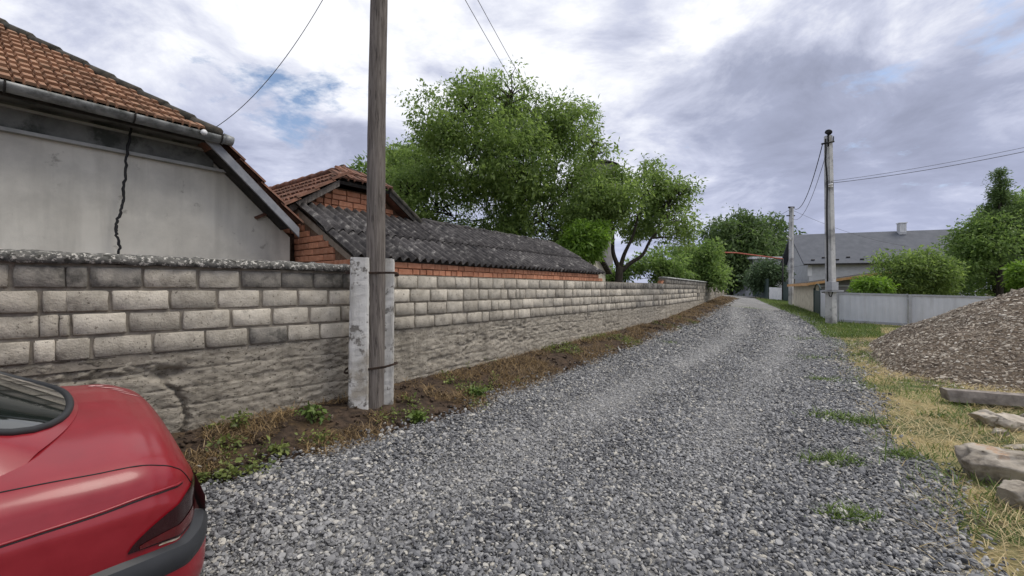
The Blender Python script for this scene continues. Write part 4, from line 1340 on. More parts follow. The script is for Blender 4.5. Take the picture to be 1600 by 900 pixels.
# water tower peeking over the trees
tw = PX(935, 262, 40)
twb = Vector((tw.x, tw.y, gz(tw.x, tw.y)))
wt = thing('water_tower', 'round dull brick water tower with flat dark roof peeking over the trees', 'tower', twb)
def lathe(prof, c, n_=20):
    V = []; Fc = []
    for r, z in prof:
        for k in range(n_): V.append((c.x + r * math.cos(2 * math.pi * k / n_), c.y + r * math.sin(2 * math.pi * k / n_), z))
    for i in range(len(prof) - 1):
        for k in range(n_): Fc.append((i * n_ + k, i * n_ + (k + 1) % n_, (i + 1) * n_ + (k + 1) % n_, (i + 1) * n_ + k))
    Fc.append(tuple(range(n_ - 1, -1, -1))); Fc.append(tuple((len(prof) - 1) * n_ + k for k in range(n_)))
    return MB().add(V, Fc)
zt = tw.z
lathe([(1.35, twb.z - .3), (1.3, zt - 4.2), (1.6, zt - 3.6), (1.62, zt - .02)], tw).build('shaft', M['greyw'], wt)
lathe([(1.95, zt), (1.95, zt + .08), (1.2, zt + .42), (.1, zt + .62)], tw).build('roof', M['dark'], wt)
wire(Vector((top.x + .05, top.y, 6.6)), Vector((tw.x - 1.3, tw.y - 1.0, zt - .5)), 1.2, .006, M['wirem'], 'left one of two wires from the wooden pole over the walnut tree')
wire(Vector((top.x + .15, top.y, 6.75)), Vector((tw.x - 1.1, tw.y - 1.2, zt - .4)), 1.0, .006, M['wirem'], 'right one of two wires from the wooden pole over the walnut tree')

# small beige outbuilding behind the shed's far end
ob = PX(915, 440, 17.5); ob.z = gz(ob.x, ob.y)
oh = thing('outbuilding', 'low beige rendered outbuilding between the shed end and young tree', 'shed', ob)
w_ = 1.9
MB().prism([ob + UB * -w_, ob + UB * w_, ob + UB * w_ + Vector((0, 0, 1.7)), ob + UB * .2 + Vector((0, 0, 3.0)), ob + UB * -w_ + Vector((0, 0, 2.4))], NB * 3).build('wall', M['beige'], oh)
slab('roof', [ob + UB * .15 - NB * .2 + Vector((0, 0, 3.08)), ob + UB * (w_ + .3) - NB * .2 + Vector((0, 0, 1.68)), ob + UB * (w_ + .3) + NB * 3.2 + Vector((0, 0, 1.68)), ob + UB * .15 + NB * 3.2 + Vector((0, 0, 3.08))], .07, M['slate'], oh)
slab('roof', [ob + UB * .13 - NB * .2 + Vector((0, 0, 3.08)), ob - UB * (w_ + .3) - NB * .2 + Vector((0, 0, 2.3)), ob - UB * (w_ + .3) + NB * 3.2 + Vector((0, 0, 2.3)), ob + UB * .13 + NB * 3.2 + Vector((0, 0, 3.08))], .07, M['slate'], oh)

# ------------------------------------------------------------------ foliage
def leaves_mesh(C, nper, size, spread, droop=.35, seed=1, aspect=.42, up=.6):
    """C (k,4): cluster centres and radii; returns V, F, rnd"""
    r = np.random.default_rng(seed)
    k = len(C); n_ = k * nper
    cen = np.repeat(C[:, :3], nper, 0); rad = np.repeat(C[:, 3], nper)
    d = r.normal(0, 1, (n_, 3)); d /= np.linalg.norm(d, axis=1)[:, None]
    rr = rad * spread * r.uniform(0.15, 1, n_) ** .6
    pos = cen + d * rr[:, None] * np.array([1, 1, .75])
    ax = d * .8 + r.normal(0, .5, (n_, 3)); ax[:, 2] -= droop
    ax /= np.linalg.norm(ax, axis=1)[:, None]
    nr = r.normal(0, .55, (n_, 3)); nr[:, 2] += up
    side = np.cross(ax, nr); side /= (np.linalg.norm(side, axis=1)[:, None] + 1e-9)
    nrm = np.cross(side, ax)
    s = size * np.exp(r.normal(0, .25, n_))
    L = s[:, None]; W = (s * aspect)[:, None]
    v0 = pos; v1 = pos + ax * L * .45 + side * W * .5 + nrm * L * .06; v2 = pos + ax * L - nrm * L * .08; v3 = pos + ax * L * .45 - side * W * .5 + nrm * L * .06
    V = np.stack([v0, v1, v2, v3], 1).reshape(-1, 3)
    base = np.arange(n_)[:, None] * 4
    Fc = np.concatenate([base + np.array([0, 1, 2]), base + np.array([0, 2, 3])], 0)
    tint = np.repeat(r.uniform(0, 1, k), nper)
    rnd = np.clip(.55 * tint + .45 * r.uniform(0, 1, n_), 0, 1)
    return V, Fc, np.repeat(rnd, 4)


def foliage(name, V, Fc, rnd, mat, parent):
    org = V.mean(0); org[2] = V[:, 2].min()
    me = bpy.data.meshes.new(name)
    me.vertices.add(len(V)); me.vertices.foreach_set('co', (V - org).astype(np.float32).ravel())
    Fc = np.asarray(Fc, np.int32); n_, k = Fc.shape
    me.loops.add(n_ * k); me.loops.foreach_set('vertex_index', Fc.ravel())
    me.polygons.add(n_); me.polygons.foreach_set('loop_start', np.arange(0, n_ * k, k, dtype=np.int32))
    me.update(calc_edges=True)
    a = me.attributes.new('rnd', 'FLOAT', 'POINT'); a.data.foreach_set('value', rnd.astype(np.float32))
    return link(name, me, mat, parent, org)


def blob_clusters(blobs, n_, cr_, seed, shell=.5, gap=.37):
    r = np.random.default_rng(seed)
    B = np.array([(*b_[0], b_[1]) for b_ in blobs])
    wts = B[:, 3] ** 2.2; wts /= wts.sum()
    idx = r.choice(len(B), n_, p=wts)
    d = r.normal(0, 1, (n_, 3)); d /= np.linalg.norm(d, axis=1)[:, None]
    rr = B[idx, 3] * (shell + (1 - shell) * r.uniform(0, 1, n_) ** .7) * (1 + .55 * (vnoise(d[:, 0] * 2.6 + idx * 3.1, d[:, 1] * 2.6, d[:, 2] * 2.6) - .5)) * np.where(r.uniform(0, 1, n_) < .05, r.uniform(1.1, 1.35, n_), 1)
    P = B[idx, :3] + d * rr[:, None]
    # open gaps
    g = fbm(P[:, 0] * .9, P[:, 1] * .9, P[:, 2] * .9 + seed, 2)
    P = P[g > gap]
    return np.concatenate([P, (cr_ * np.exp(r.normal(0, .3, len(P))))[:, None]], 1)


def tree(name, label, cat, base, fork, blobs, n_, nper, leaf, cr_, mat, trunk_r, seed, group=None, spread=1.0, branch=True, droop=.35, shell=.5, aspect=.42, limbs=None, minz=None, gap=.37):
    base = Vector(base); t = thing(name, label, cat, base, group)
    r = random.Random(seed)
    C = blob_clusters(blobs, n_, cr_, seed, shell, gap)
    if minz is not None: C = C[C[:, 2] > minz]
    V, Fc, rnd = leaves_mesh(C, nper, leaf, spread, droop, seed, aspect)
    b = MB()
    if fork is None:
        fork = base + Vector((0, 0, .5))
    fork = Vector(fork)
    b.tube([base - Vector((0, 0, .3)), base.lerp(fork, .15), base.lerp(fork, .6) + Vector((r.uniform(-.05, .05), 0, 0)), fork], [trunk_r * 1.35, trunk_r * 1.1, trunk_r * .95, trunk_r * .85], 10)
    if branch:
        tips = sorted([(Vector(p), rad) for p, rad in blobs], key=lambda q: (q[0] - fork).length)
        nodes = [(fork - Vector((0, 0, .1)), trunk_r * .8)]
        for pth0 in (limbs or []):
            pp_ = smooth_path(pth0, 5)
            nodes += [(Vector(q), trunk_r * (.6 - .42 * k / len(pp_))) for k, q in enumerate(pp_)]
        for p, rad in tips:
            st0, r0_ = min(nodes, key=lambda nd: (nd[0] - p).length + .35 * (nd[0] - fork).length + (.6 * max(0, nd[0].z - p.z)))
            ln0 = (p - st0).length
            r_s = min(r0_ * .85, trunk_r * .5)
            m1 = st0.lerp(p, .35) + Vector((r.uniform(-.12, .12), r.uniform(-.12, .12), r.uniform(.0, .14))) * ln0; m2 = st0.lerp(p, .7) + Vector((r.uniform(-.12, .12), r.uniform(-.12, .12), r.uniform(-.02, .12))) * ln0
            path = smooth_path([st0, m1, m2, p], 4)
            rads = np.linspace(r_s, max(r_s * .3, trunk_r * .06), len(path))
            b.tube(path, rads, 6)
            nodes += [(Vector(q), rq) for q, rq in zip(path[3:], rads[3:])]
            near = C[np.linalg.norm(C[:, :3] - np.array(p), axis=1) < rad * 1.1]
            sel = near[:: max(1, len(near) // 14)][:16]
            for q in sel:
                q = Vector(q[:3]); st = Vector(path[r.randrange(len(path) // 2, len(path))])
                mid = st.lerp(q, .5) + Vector((r.uniform(-.1, .1), r.uniform(-.1, .1), r.uniform(-.05, .12)))
                b.tube([st, mid, q], [trunk_r * .12, trunk_r * .08, trunk_r * .03], 4)
    if limbs:
        for path in limbs:
            pth = smooth_path(path, 5); b.tube(pth, np.linspace(trunk_r * .6, trunk_r * .18, len(pth)), 7)
    b.build('trunk', M['bark'], t, True)
    foliage('crown', V, Fc, rnd, mat, t)
    return t


def bl(lst, Y, dy=0.0, seed=0):
    r = random.Random(seed)
    o = []
    for (px, py, rp) in lst:
        y = Y + r.uniform(-dy, dy)
        o.append((PX(px, py, y), rp * y / F))
    return o


def gbase(px, Y):
    x = (px - 800) / F * Y
    return Vector((x, Y, gz(x, Y)))

tree('walnut_tree', 'tall broad walnut tree rising behind the corrugated shed roof', 'tree', gbase(800, 15.5), PX(795, 385, 15.5),
     bl([(738, 162, 46), (785, 165, 54), (800, 140, 34), (835, 178, 52), (893, 196, 46), (690, 195, 48), (930, 222, 28), (650, 255, 50), (730, 250, 74), (800, 250, 70), (860, 262, 66), (915, 275, 36), (760, 330, 80), (680, 320, 62), (850, 335, 62), (626, 300, 44), (640, 345, 40), (700, 375, 48), (790, 385, 60), (870, 390, 46)], 15.5, 1.7, 3),
     4200, 27, .125, .34, M['leafA'], .26, 11, spread=1.0, shell=.42, gap=.36)
# a few airy shoots standing out of the crown
tree('walnut_tree', 'pale green walnut sapling foliage left behind the wooden pole', 'tree', gbase(600, 18), PX(604, 380, 18),
     bl([(612, 262, 24), (570, 266, 14), (636, 240, 20), (620, 300, 24)], 18, .6, 5), 260, 30, .18, .36, M['leafB'], .10, 12)
t2b = gbase(968, 14.6); t2f = PX(968, 417, 14.6)
tree('young_tree', 'smaller forked tree standing just behind the low block wall', 'tree', t2b, t2f,
     bl([(958, 300, 46), (1005, 288, 38), (922, 318, 34), (1048, 315, 34), (1062, 345, 27), (1068, 300, 20), (1000, 338, 38), (940, 355, 32), (1055, 372, 22), (900, 340, 26)], 14.6, .9, 8),
     1250, 30, .12, .30, M['leafA'], .15, 21, branch=True, shell=.45, gap=.38,
     limbs=[[t2f - Vector((0, 0, .1)), PX(958, 395, 14.5), PX(957, 360, 14.4), PX(948, 320, 14.5)], [t2f - Vector((0, 0, .15)), PX(975, 398, 14.7), PX(990, 365, 14.7), PX(1000, 320, 14.8)], [t2f - Vector((0, 0, .2)), PX(985, 411, 14.6), PX(1004, 398, 14.6), PX(1018, 372, 14.6), PX(1040, 352, 14.6)]])
tree('bright_shrub', 'bright yellow-green shrub leaning over the far end of the shed roof', 'shrub', gbase(915, 13.4), None,
     bl([(912, 362, 15), (935, 372, 14), (897, 378, 15), (922, 388, 17), (905, 398, 13), (940, 358, 9), (893, 360, 8)], 13.4, .5, 4), 420, 26, .11, .2, M['leafC'], .06, 31, shell=.3, gap=.44)
tree('hedge_tree', 'light green fruit tree hedge behind the low dark-topped wall', 'tree', gbase(1035, 21), None,
     bl([(1010, 418, 24), (1045, 412, 30), (1035, 432, 26), (1000, 436, 20), (982, 430, 18), (958, 436, 16)], 21, .6, 5), 420, 30, .17, .34, M['leafB'], .08, 41, shell=.3)
tree('hedge_tree', 'light green leafy tree over the start of the coped wall', 'tree', gbase(1085, 26), None,
     bl([(1078, 405, 28), (1100, 418, 28), (1070, 428, 26), (1110, 395, 18), (1118, 432, 18)], 26, .8, 6), 420, 30, .20, .40, M['leafB'], .09, 42, shell=.3)
tree('far_tree', 'big dark rounded tree over the far bend of the lane', 'tree', gbase(1143, 52), PX(1145, 436, 52),
     bl([(1165, 362, 34), (1130, 366, 28), (1200, 368, 30), (1165, 395, 44), (1118, 398, 28), (1210, 398, 26), (1140, 415, 34), (1190, 415, 34), (1165, 425, 34)], 52, 2.0, 7),
     1500, 26, .42, .85, M['leafD'], .45, 51, shell=.45)
tree('round_bush', 'pale dusty rounded bush in front of the far house', 'bush', gbase(1200, 40), None,
     bl([(1200, 424, 20), (1180, 434, 16), (1216, 432, 15), (1195, 442, 18)], 40, .8, 8), 420, 28, .24, .45, M['leafE'], .08, 61, shell=.3)
tree('far_tree', 'dark distant tree filling the gap behind the wall end', 'tree', gbase(1120, 66), None,
     bl([(1110, 425, 24), (1135, 432, 22), (1080, 425, 26), (1160, 438, 22)], 66, 2, 9), 420, 22, .5, 1.0, M['leafD'], .3, 71, shell=.3)
# right-hand garden
tree('garden_bush', 'dense dark green bush above the middle of the metal fence', 'bush', gbase(1425, 19.5), None,
     bl([(1400, 425, 32), (1435, 418, 30), (1380, 440, 22), (1465, 428, 28), (1420, 448, 30), (1450, 452, 28)], 19.5, .7, 10), 1100, 28, .13, .34, M['leafA'], .09, 81, shell=.4)
tree('bright_bush', 'small yellow-green bush beside the concrete pole above the fence', 'bush', gbase(1357, 18.6), None,
     bl([(1358, 443, 13), (1372, 449, 11), (1348, 452, 9)], 18.6, .25, 11), 160, 28, .15, .26, M['leafC'], .05, 82, shell=.25)
tree('garden_tree', 'broad green garden tree filling the right edge above the gravel heap', 'tree', gbase(1560, 21), PX(1560, 430, 21),
     bl([(1575, 335, 26), (1603, 325, 30), (1548, 345, 22), (1525, 365, 24), (1540, 372, 40), (1585, 350, 42), (1505, 400, 34), (1530, 415, 38), (1600, 400, 50), (1570, 425, 45), (1640, 360, 55), (1650, 410, 55), (1500, 435, 30), (1610, 440, 40)], 21, 1.2, 12),
     2600, 30, .135, .36, M['leafB'], .18, 91, shell=.42)
cb = gbase(1562, 20.3)
cz = bl([(1562, 267, 3), (1561, 276, 7), (1563, 288, 10), (1560, 302, 12), (1565, 318, 16), (1558, 336, 22), (1566, 358, 28), (1556, 384, 36), (1585, 322, 8), (1540, 350, 12)], 20.3, .08, 13)
tree('conifer_tree', 'narrow pointed conifer rising above the garden tree', 'tree', cb, PX(1562, 330, 20.3), cz, 1250, 32, .10, .20, M['leafD'], .12, 92, shell=.25, droop=-.1, aspect=.35, branch=False,
     limbs=[[PX(1562, 335, 20.3), PX(1562, 300, 20.3), PX(1562, 266, 20.3)]])
tree('bright_bush', 'yellow-green bush at the right picture edge behind the gravel heap', 'bush', gbase(1598, 18), None,
     bl([(1598, 425, 16), (1605, 440, 16), (1615, 430, 18)], 18, .3, 14), 140, 28, .15, .28, M['leafC'], .05, 83, shell=.25)

# ------------------------------------------------------------------ gravel heap on the right
MC = Vector((11.3, 9.4, 0))
TA = np.radians([0, 60, 110, 140, 156, 181, 196, 208, 219, 240, 270, 310, 360])
TR = np.array([4.2, 3.4, 2.9, 2.7, 2.7, 3.3, 4.2, 4.45, 4.2, 3.9, 3.8, 4.0, 4.2])
def mound_h(x, y):
    dx, dy = x - MC.x, y - MC.y
    a = np.mod(np.arctan2(dy, dx), 2 * np.pi); rr = np.hypot(dx, dy)
    rad = np.interp(a, TA, TR) * (1 + .10 * (fbm(np.cos(a) * 3 + 5, np.sin(a) * 3) - .5))
    t = np.clip(1 - rr / rad, -1, 1)
    h = 1.46 * np.where(t > 0, 1 - np.sqrt((1 - t) ** 2 + .05) + np.sqrt(.05) * (1 - t) * .0, t)
    h = np.where(t > 0, 1.75 * np.abs(t) ** .92 / (1 + .12 * t) , t)
    return h + (fbm(x * 1.1, y * 1.1, 4) - .5) * .26 * np.clip(t * 4, 0, 1) - .02
mo = thing('gravel_heap', 'large brown heap of gravel and earth at the right of the lane', 'gravel heap', Vector((MC.x, MC.y, gz(MC.x, MC.y))))
ms = np.linspace(-4.9, 4.9, 130)
X, Y = np.meshgrid(MC.x + ms, MC.y + ms, indexing='ij')
Z = terrain(X, Y) + np.maximum(mound_h(X, Y), -.14)
mk('earth_core', np.stack([X.ravel(), Y.ravel(), Z.ravel()], 1), grid_faces(130, 130), M['moundsoil'], mo, True, True)
rub = protos('rubble_shapes', 8, M['rubble'], 2, [(1, .7, .35), (1, .6, .28), (1, .85, .4), (1.1, .65, .45)], .5, False)
n0 = 80000
x = rng.uniform(MC.x - 5, MC.x + 4, n0); y = rng.uniform(MC.y - 5, MC.y + 3.5, n0)
h = mound_h(x, y)
kp = (h > .0) | ((h > -.12) & (rng.uniform(0, 1, n0) < .25)) | ((h > -.34) & (rng.uniform(0, 1, n0) < .05))
x, y, h = x[kp], y[kp], np.maximum(h[kp], 0)
e = .05
gxn = (mound_h(x + e, y) - mound_h(x - e, y)) / (2 * e); gyn = (mound_h(x, y + e) - mound_h(x, y - e)) / (2 * e)
n_ = len(x)
P3 = np.stack([x, y, terrain(x, y) + h + rng.uniform(-.01, .015, n_)], 1)
s3 = .034 * np.exp(rng.normal(0, .42, n_)); s3 = np.clip(s3, .015, .11)
big = rng.uniform(0, 1, n_) < .035; s3[big] *= 1.8
rt = np.stack([np.arctan(gyn) + rng.normal(0, .3, n_), -np.arctan(gxn) + rng.normal(0, .3, n_), rng.uniform(-.7, .7, n_)], 1)
scatter('heap_stones', P3, rt, s3[:, None] * np.ones((1, 3)), rub, 8, None, mo)

# ------------------------------------------------------------------ boulders, beam, loose stones on the right
def rock(name, label, c, dims, rz, seed, mat='rock', cat='rock', group=None, sink=.25, parent=None, sub=5):
    bm = bmesh.new(); bmesh.ops.create_icosphere(bm, subdivisions=sub, radius=.5)
    V = np.array([v.co[:] for v in bm.verts])
    d = 1 + .55 * (fbm(V[:, 0] * 2.4 + seed * 7.7, V[:, 1] * 2.4 + seed, V[:, 2] * 2.4, 3) - .5) * 2
    V = V * d[:, None]
    rr_ = np.random.default_rng(seed + 5)
    for _ in range(14):
        nn_ = rr_.normal(0, 1, 3); nn_ /= np.linalg.norm(nn_); h_ = rr_.uniform(.26, .46)
        ex = np.maximum(V @ nn_ - h_, 0); V = V - ex[:, None] * nn_
    V *= (1 + .16 * (fbm(V[:, 0] * 7 + seed, V[:, 1] * 7, V[:, 2] * 7, 4) - .5) + .10 * (fbm(V[:, 0] * 24 + seed, V[:, 1] * 24, V[:, 2] * 24, 3) - .5))[:, None]
    V *= 1 / np.abs(V).max(0) / 2
    V *= np.array(dims)
    V[:, 2] -= V[:, 2].min()
    for v, c_ in zip(bm.verts, V): v.co = c_
    me = bpy.data.meshes.new(name); bm.to_mesh(me); bm.free()
    me.polygons.foreach_set('use_smooth', [True] * len(me.polygons))
    c = Vector(c); z = gz(c.x, c.y) - dims[2] * sink
    o = link(name, me, M[mat], parent, Vector((c.x, c.y, z)), (0, 0, rz))
    if parent is None: tag(o, label, cat, group)
    return o
g1 = RG(1558, 748)
rock('boulder', 'large flat tan boulder at the right picture edge, nearest the gravel', g1, (.64, .46, .36), -.35, 3)
g1 = RG(1604, 792); rock('boulder', 'reddish boulder cut by the right picture edge, lowest one', g1, (.28, .30, .24), .5, 5)
g1 = RG(1543, 662); rock('boulder', 'grey rounded rock under the beam, left one of the group', g1, (.40, .30, .26), .2, 7)
g1 = RG(1583, 668); rock('boulder', 'pale rock in front of the beam, middle of the group', g1, (.42, .28, .22), -.2, 9)
g1 = RG(1612, 662); rock('boulder', 'grey rock under the beam at the picture edge', g1, (.3, .26, .24), .9, 11)
g1 = RG(1565, 677); rock('boulder', 'small pale stone lying lowest in the rock group by the beam', g1, (.24, .16, .09), .3, 12)
g1 = RG(1590, 700); rock('boulder', 'thin pale slab of stone between beam rocks and large boulder', g1, (.24, .12, .05), -.1, 14)
bA = RG(1476, 628); bBv = Vector((1.0, -.42, 0)).normalized()
bz = bA.z
bmn = Vector((-bBv.y, bBv.x, 0))
nb = 26; V = []
for i in range(nb):
    s = i * 2.3 / (nb - 1)
    for (dy, dz) in ((-.11, .02), (-.11, .09), (-.10, .165), (-.03, .172), (.05, .168), (.11, .16), (.115, .02)):
        j = (fbm(s * 3.0, dy * 20, dz * 20) - .5) * .035
        p = bA + bBv * (s + (.02 * math.sin(dz * 30) if i == 0 else 0)) + bmn * (dy + j)
        V.append((p.x, p.y, bz + dz + j * .8 + .02))
Fc = [(i * 7 + k, i * 7 + (k + 1) % 7, (i + 1) * 7 + (k + 1) % 7, (i + 1) * 7 + k) for i in range(nb - 1) for k in range(7)]
Fc += [tuple(range(6, -1, -1)), tuple((nb - 1) * 7 + k for k in range(7))]
bo = MB().add(V, Fc).build('timber_beam', M['beam'], None, False); tag(bo, 'grey weathered timber beam lying beside the gravel heap', 'beam')
# pale stones near the wooden pole
for (px, py, w, lb) in ((553, 633, .10, 'flat white stone left below the wooden pole'), (586, 619, .06, 'small round white stone at the foot of the wooden pole')):
    rock('white_stone', lb, RG(px, py), (w, w * .6, w * .45), .3, px, 'pale_stone', 'stone', None, .1, None, 3)

# ------------------------------------------------------------------ grass, straw, weeds
def blades(P, Lh, w, lean, seed, curl=.5):
    """P (n,3) bases -> tapered two-segment blades"""
    r = np.random.default_rng(seed); n_ = len(P)
    a = r.uniform(0, 2 * np.pi, n_); L = Lh * np.exp(r.normal(0, .35, n_)); ln = np.clip(r.normal(lean, .25, n_), 0, 1.5)
    d = np.stack([np.cos(a) * np.sin(ln), np.sin(a) * np.sin(ln), np.cos(ln)], 1)
    ln2 = ln + curl * r.uniform(.2, 1.2, n_)
    d2 = np.stack([np.cos(a) * np.sin(ln2), np.sin(a) * np.sin(ln2), np.cos(ln2)], 1)
    b_ = a + r.uniform(-1, 1, n_) + np.pi / 2
    s = np.stack([np.cos(b_), np.sin(b_), 0 * b_], 1) * (w * r.uniform(.6, 1.4, n_))[:, None] * .5
    m_ = P + d * (L * .55)[:, None]; t_ = m_ + d2 * (L * .45)[:, None]
    V = np.stack([P - s, P + s, m_ + s * .8, m_ - s * .8, t_], 1).reshape(-1, 3)
    B = np.arange(n_)[:, None] * 5
    Fc = np.concatenate([B + np.array([0, 1, 2]), B + np.array([0, 2, 3]), B + np.array([3, 2, 4])], 0)
    return V, Fc, np.repeat(r.uniform(0, 1, n_), 5)


def stuff(name, P, Lh, w, lean, mat, label, seed, curl=.5):
    V, Fc, rn_ = blades(P, Lh, w, lean, seed, curl)
    o = foliage(name, V, Fc, rn_, mat, None)
    return tag(o, label, None, None, 'stuff')


def ground_pts(n_, fx, y0, y1, seed, power=1.6, mask=None):
    r = np.random.default_rng(seed)
    y = y0 + (y1 - y0) * r.uniform(0, 1, n_) ** power
    x = fx(y, r.uniform(0, 1, n_))
    k = np.abs(x) < np.maximum(1.25 * y + .6, 4.6)
    if mask is not None: k &= mask(x, y, r)
    x, y = x[k], y[k]
    mh = mound_h(x, y)
    k = mh < .05
    x, y = x[k], y[k]
    return np.stack([x, y, terrain(x, y) - .005], 1)

gm = lambda x, y: fbm(x * 1.3 + 3, y * 1.3, 2, 3)
vx = lambda y, u: roadr(y) - .45 + u ** 1.2 * (5.2)
st_mask = lambda x, y, r: (gm(x, y) > .40) & (r.uniform(0, 1, len(x)) < np.clip((x - roadr(y) + .45) * 1.4, .04, 1))
stuff('dry_straw', ground_pts(80000, vx, 0.2, 17, 1, 1.25, st_mask), .125, .0055, 1.25, M['straw'], 'flattened yellow straw and dry cut grass beside the lane', 2, .35)
gr_mask = lambda x, y, r: (gm(x, y) < .50) & (r.uniform(0, 1, len(x)) < np.clip((x - roadr(y) + .5) * 1.2, .05, 1))
stuff('green_grass', ground_pts(56000, vx, 0.2, 18, 3, 1.3, gr_mask), .08, .007, .7, M['grass'], 'short green grass among the straw beside the lane', 4)
# grass strip along the far right edge of the lane
fx2 = lambda y, u: roadr(y) - .4 + u * np.interp(y, [13, 20, 34], [1.8, 3.2, 3.4])
stuff('roadside_grass', ground_pts(26000, fx2, 13, 36, 5, 1.1), .11, .016, .6, M['grass'], 'green grass strip along the lane below the two concrete poles', 6)
# green tufts growing through the gravel
TP = []
r = np.random.default_rng(8)
for (px, py, sx, n_) in ((1300, 652, .30, 420), (1352, 660, .32, 420), (1306, 722, .24, 520), (1326, 812, .17, 560), (1286, 594, .30, 260), (1275, 560, .5, 260), (1262, 530, .7, 220), (1410, 712, .2, 200), (1470, 650, .3, 200), (1045, 536, .25, 120), (1175, 482, 1.0, 240)):
    c = RG(px, py)
    q = r.normal(0, .5, (n_, 2)) * np.array([sx, sx * .55])
    x, y = c.x + q[:, 0], c.y + q[:, 1]
    TP.append(np.stack([x, y, terrain(x, y)], 1))
stuff('gravel_weeds', np.concatenate(TP), .075, .011, .85, M['grass'], 'low green weeds growing through the gravel', 9)

# left bank: dead stalks, withered turf, green weeds
D1 = lambda y, u: wallx(y) + .06 + u * (roadl(y) - wallx(y) + .03)
P = ground_pts(52000, D1, 3.2, 34, 11, 1.55, lambda x, y, r: fbm(x * 2 + 9, y * 2, 1, 3) > np.interp(y, [3, 6, 9, 34], [.52, .43, .44, .42]))
stuff('dead_turf', P, .11, .006, 1.05, M['dead'], 'withered brown turf and roots on the earth bank', 12, .7)
P = ground_pts(5200, D1, 3.0, 16, 13, 1.7, lambda x, y, r: fbm(x * 1.7 + 2, y * 1.7, 7, 3) > .62)
V, Fc, rn_ = leaves_mesh(np.concatenate([P + np.array([0, 0, .03]), np.full((len(P), 1), .06)], 1), 5, .032, 1.0, .1, 14, .7, 1.2)
tag(foliage('bank_weeds', V, Fc, rn_, M['weed'], None), 'small yellow-green weeds on the earth bank', None, None, 'stuff')
# single plants on the bank, from the photo
def weed(px, py, label, mat, n_, size, hgt, seed):
    c = RG(px, py); r = np.random.default_rng(seed)
    t = thing('weed_plant', label, 'weed', c)
    k = max(5, n_ // 12)
    C = np.stack([c.x + r.normal(0, hgt * .55, k), c.y + r.normal(0, hgt * .35, k), c.z + r.uniform(.02, hgt, k), np.full(k, hgt * .4)], 1)
    V, Fc, rn_ = leaves_mesh(C, 12, size, 1, .2, seed, .6, 1.0)
    foliage('foliage', V, Fc, rn_, mat, t)
    b = MB()
    for q in C[:8]: b.tube([c - Vector((0, 0, .02)), Vector(q[:3])], [.004, .002], 4)
    b.build('stem', M['dead'] if False else M['bark'], t)
weed(430, 710, 'yellowish weed at the edge of the bank, right of the red car', M['weed'], 90, .045, .13, 1)
weed(490, 655, 'green weed on the bank left of the wooden pole', M['grass'], 150, .05, .12, 2)
weed(345, 748, 'yellow-green weed close to the red car bumper', M['weed'], 50, .035, .07, 3)
weed(760, 552, 'dark green weed growing up the wall foot right of the pole', M['grass'], 130, .055, .17, 4)
weed(745, 618, 'low green weed at the gravel edge in the middle of the bank', M['grass'], 180, .05, .10, 5)
weed(360, 668, 'pale weed at the wall foot beside the red car', M['weed'], 110, .045, .12, 6)
weed(655, 655, 'sprawling green weed on the gravel edge right of the pole', M['grass'], 150, .05, .08, 7)
# loose clods and pale stones strewn over the bank
nb_ = 2600
yb = 3.0 + 31 * rng.uniform(0, 1, nb_) ** 1.7; xb = wallx(yb) + .1 + rng.uniform(0, 1.3, nb_)
Pb = np.stack([xb, yb, terrain(xb, yb) + rng.uniform(-.02, .01, nb_)], 1)
sb_ = .03 * np.exp(rng.normal(0, .5, nb_)) * np.interp(yb, [3, 30], [1, 2.2])
clod = protos('clod_shapes', 5, pm('clod_mat', (.035, .025, .018), (.10, .07, .048), 20, .97, .6, 60, c3=(.30, .26, .21), s3=3, t3=(.62, .66)), 2, [(1, .8, .6), (1, .7, .5)], .5)
scatter('soil_clods', Pb, np.stack([rng.normal(0, .4, nb_), rng.normal(0, .4, nb_), rng.uniform(0, 6.28, nb_)], 1), sb_[:, None] * np.ones((1, 3)), clod, 5, 'earth clods and pebbles strewn over the dug bank')

# ------------------------------------------------------------------ red car
def car_paint():
    m, n, l, b = new_mat('red_car_paint')
    geo = N(n, 'ShaderNodeNewGeometry')
    t = N(n, 'ShaderNodeTexNoise', inp={'Scale': 5., 'Detail': 8., 'Roughness': .7}); l.new(geo.outputs['Position'], t.inputs['Vector'])
    rp = ramp(n, [(.35, (.215, .004, .010)), (.62, (.255, .008, .016)), (.8, (.29, .02, .027))]); l.new(t.outputs[0], rp.inputs[0])
    l.new(rp.outputs[0], b.inputs['Base Color'])
    rr = ramp(n, [(.3, .36), (.7, .50)]); l.new(t.outputs[0], rr.inputs[0]); l.new(rr.outputs[0], b.inputs['Roughness'])
    b.inputs['Coat Weight'].default_value = .5; b.inputs['Coat Roughness'].default_value = .16
    b.inputs['Specular IOR Level'].default_value = .5
    return m
M['car'] = car_paint()
def simple(name, col, rough, spec=.5, metal=0.0, coat=0.0):
    m = pm(name, tuple(c * .9 for c in col), tuple(min(1, c * 1.1) for c in col), 8, rough, spec=spec, metal=metal)
    m.node_tree.nodes['Principled BSDF'].inputs['Coat Weight'].default_value = coat
    return m
M['glass'] = simple('car_glass', (.012, .016, .014), .04, .7, 0, .6)
M['rubber'] = simple('black_rubber', (.022, .023, .025), .6)
M['plastic'] = simple('bumper_plastic', (.028, .030, .034), .5)
M['lens'] = simple('smoked_tail_lens', (.022, .004, .005), .18, .4, 0, .3)
M['redlens'] = simple('red_reflector', (.085, .006, .007), .15, .5, 0, .5)
M['tyre'] = simple('tyre_mat', (.018, .018, .018), .85)
M['rim'] = simple('rim_mat', (.42, .43, .44), .35, .5, .8)
M['filler'] = pm('filler_patch_mat', (.42, .34, .22), (.62, .55, .45), 40, .8)
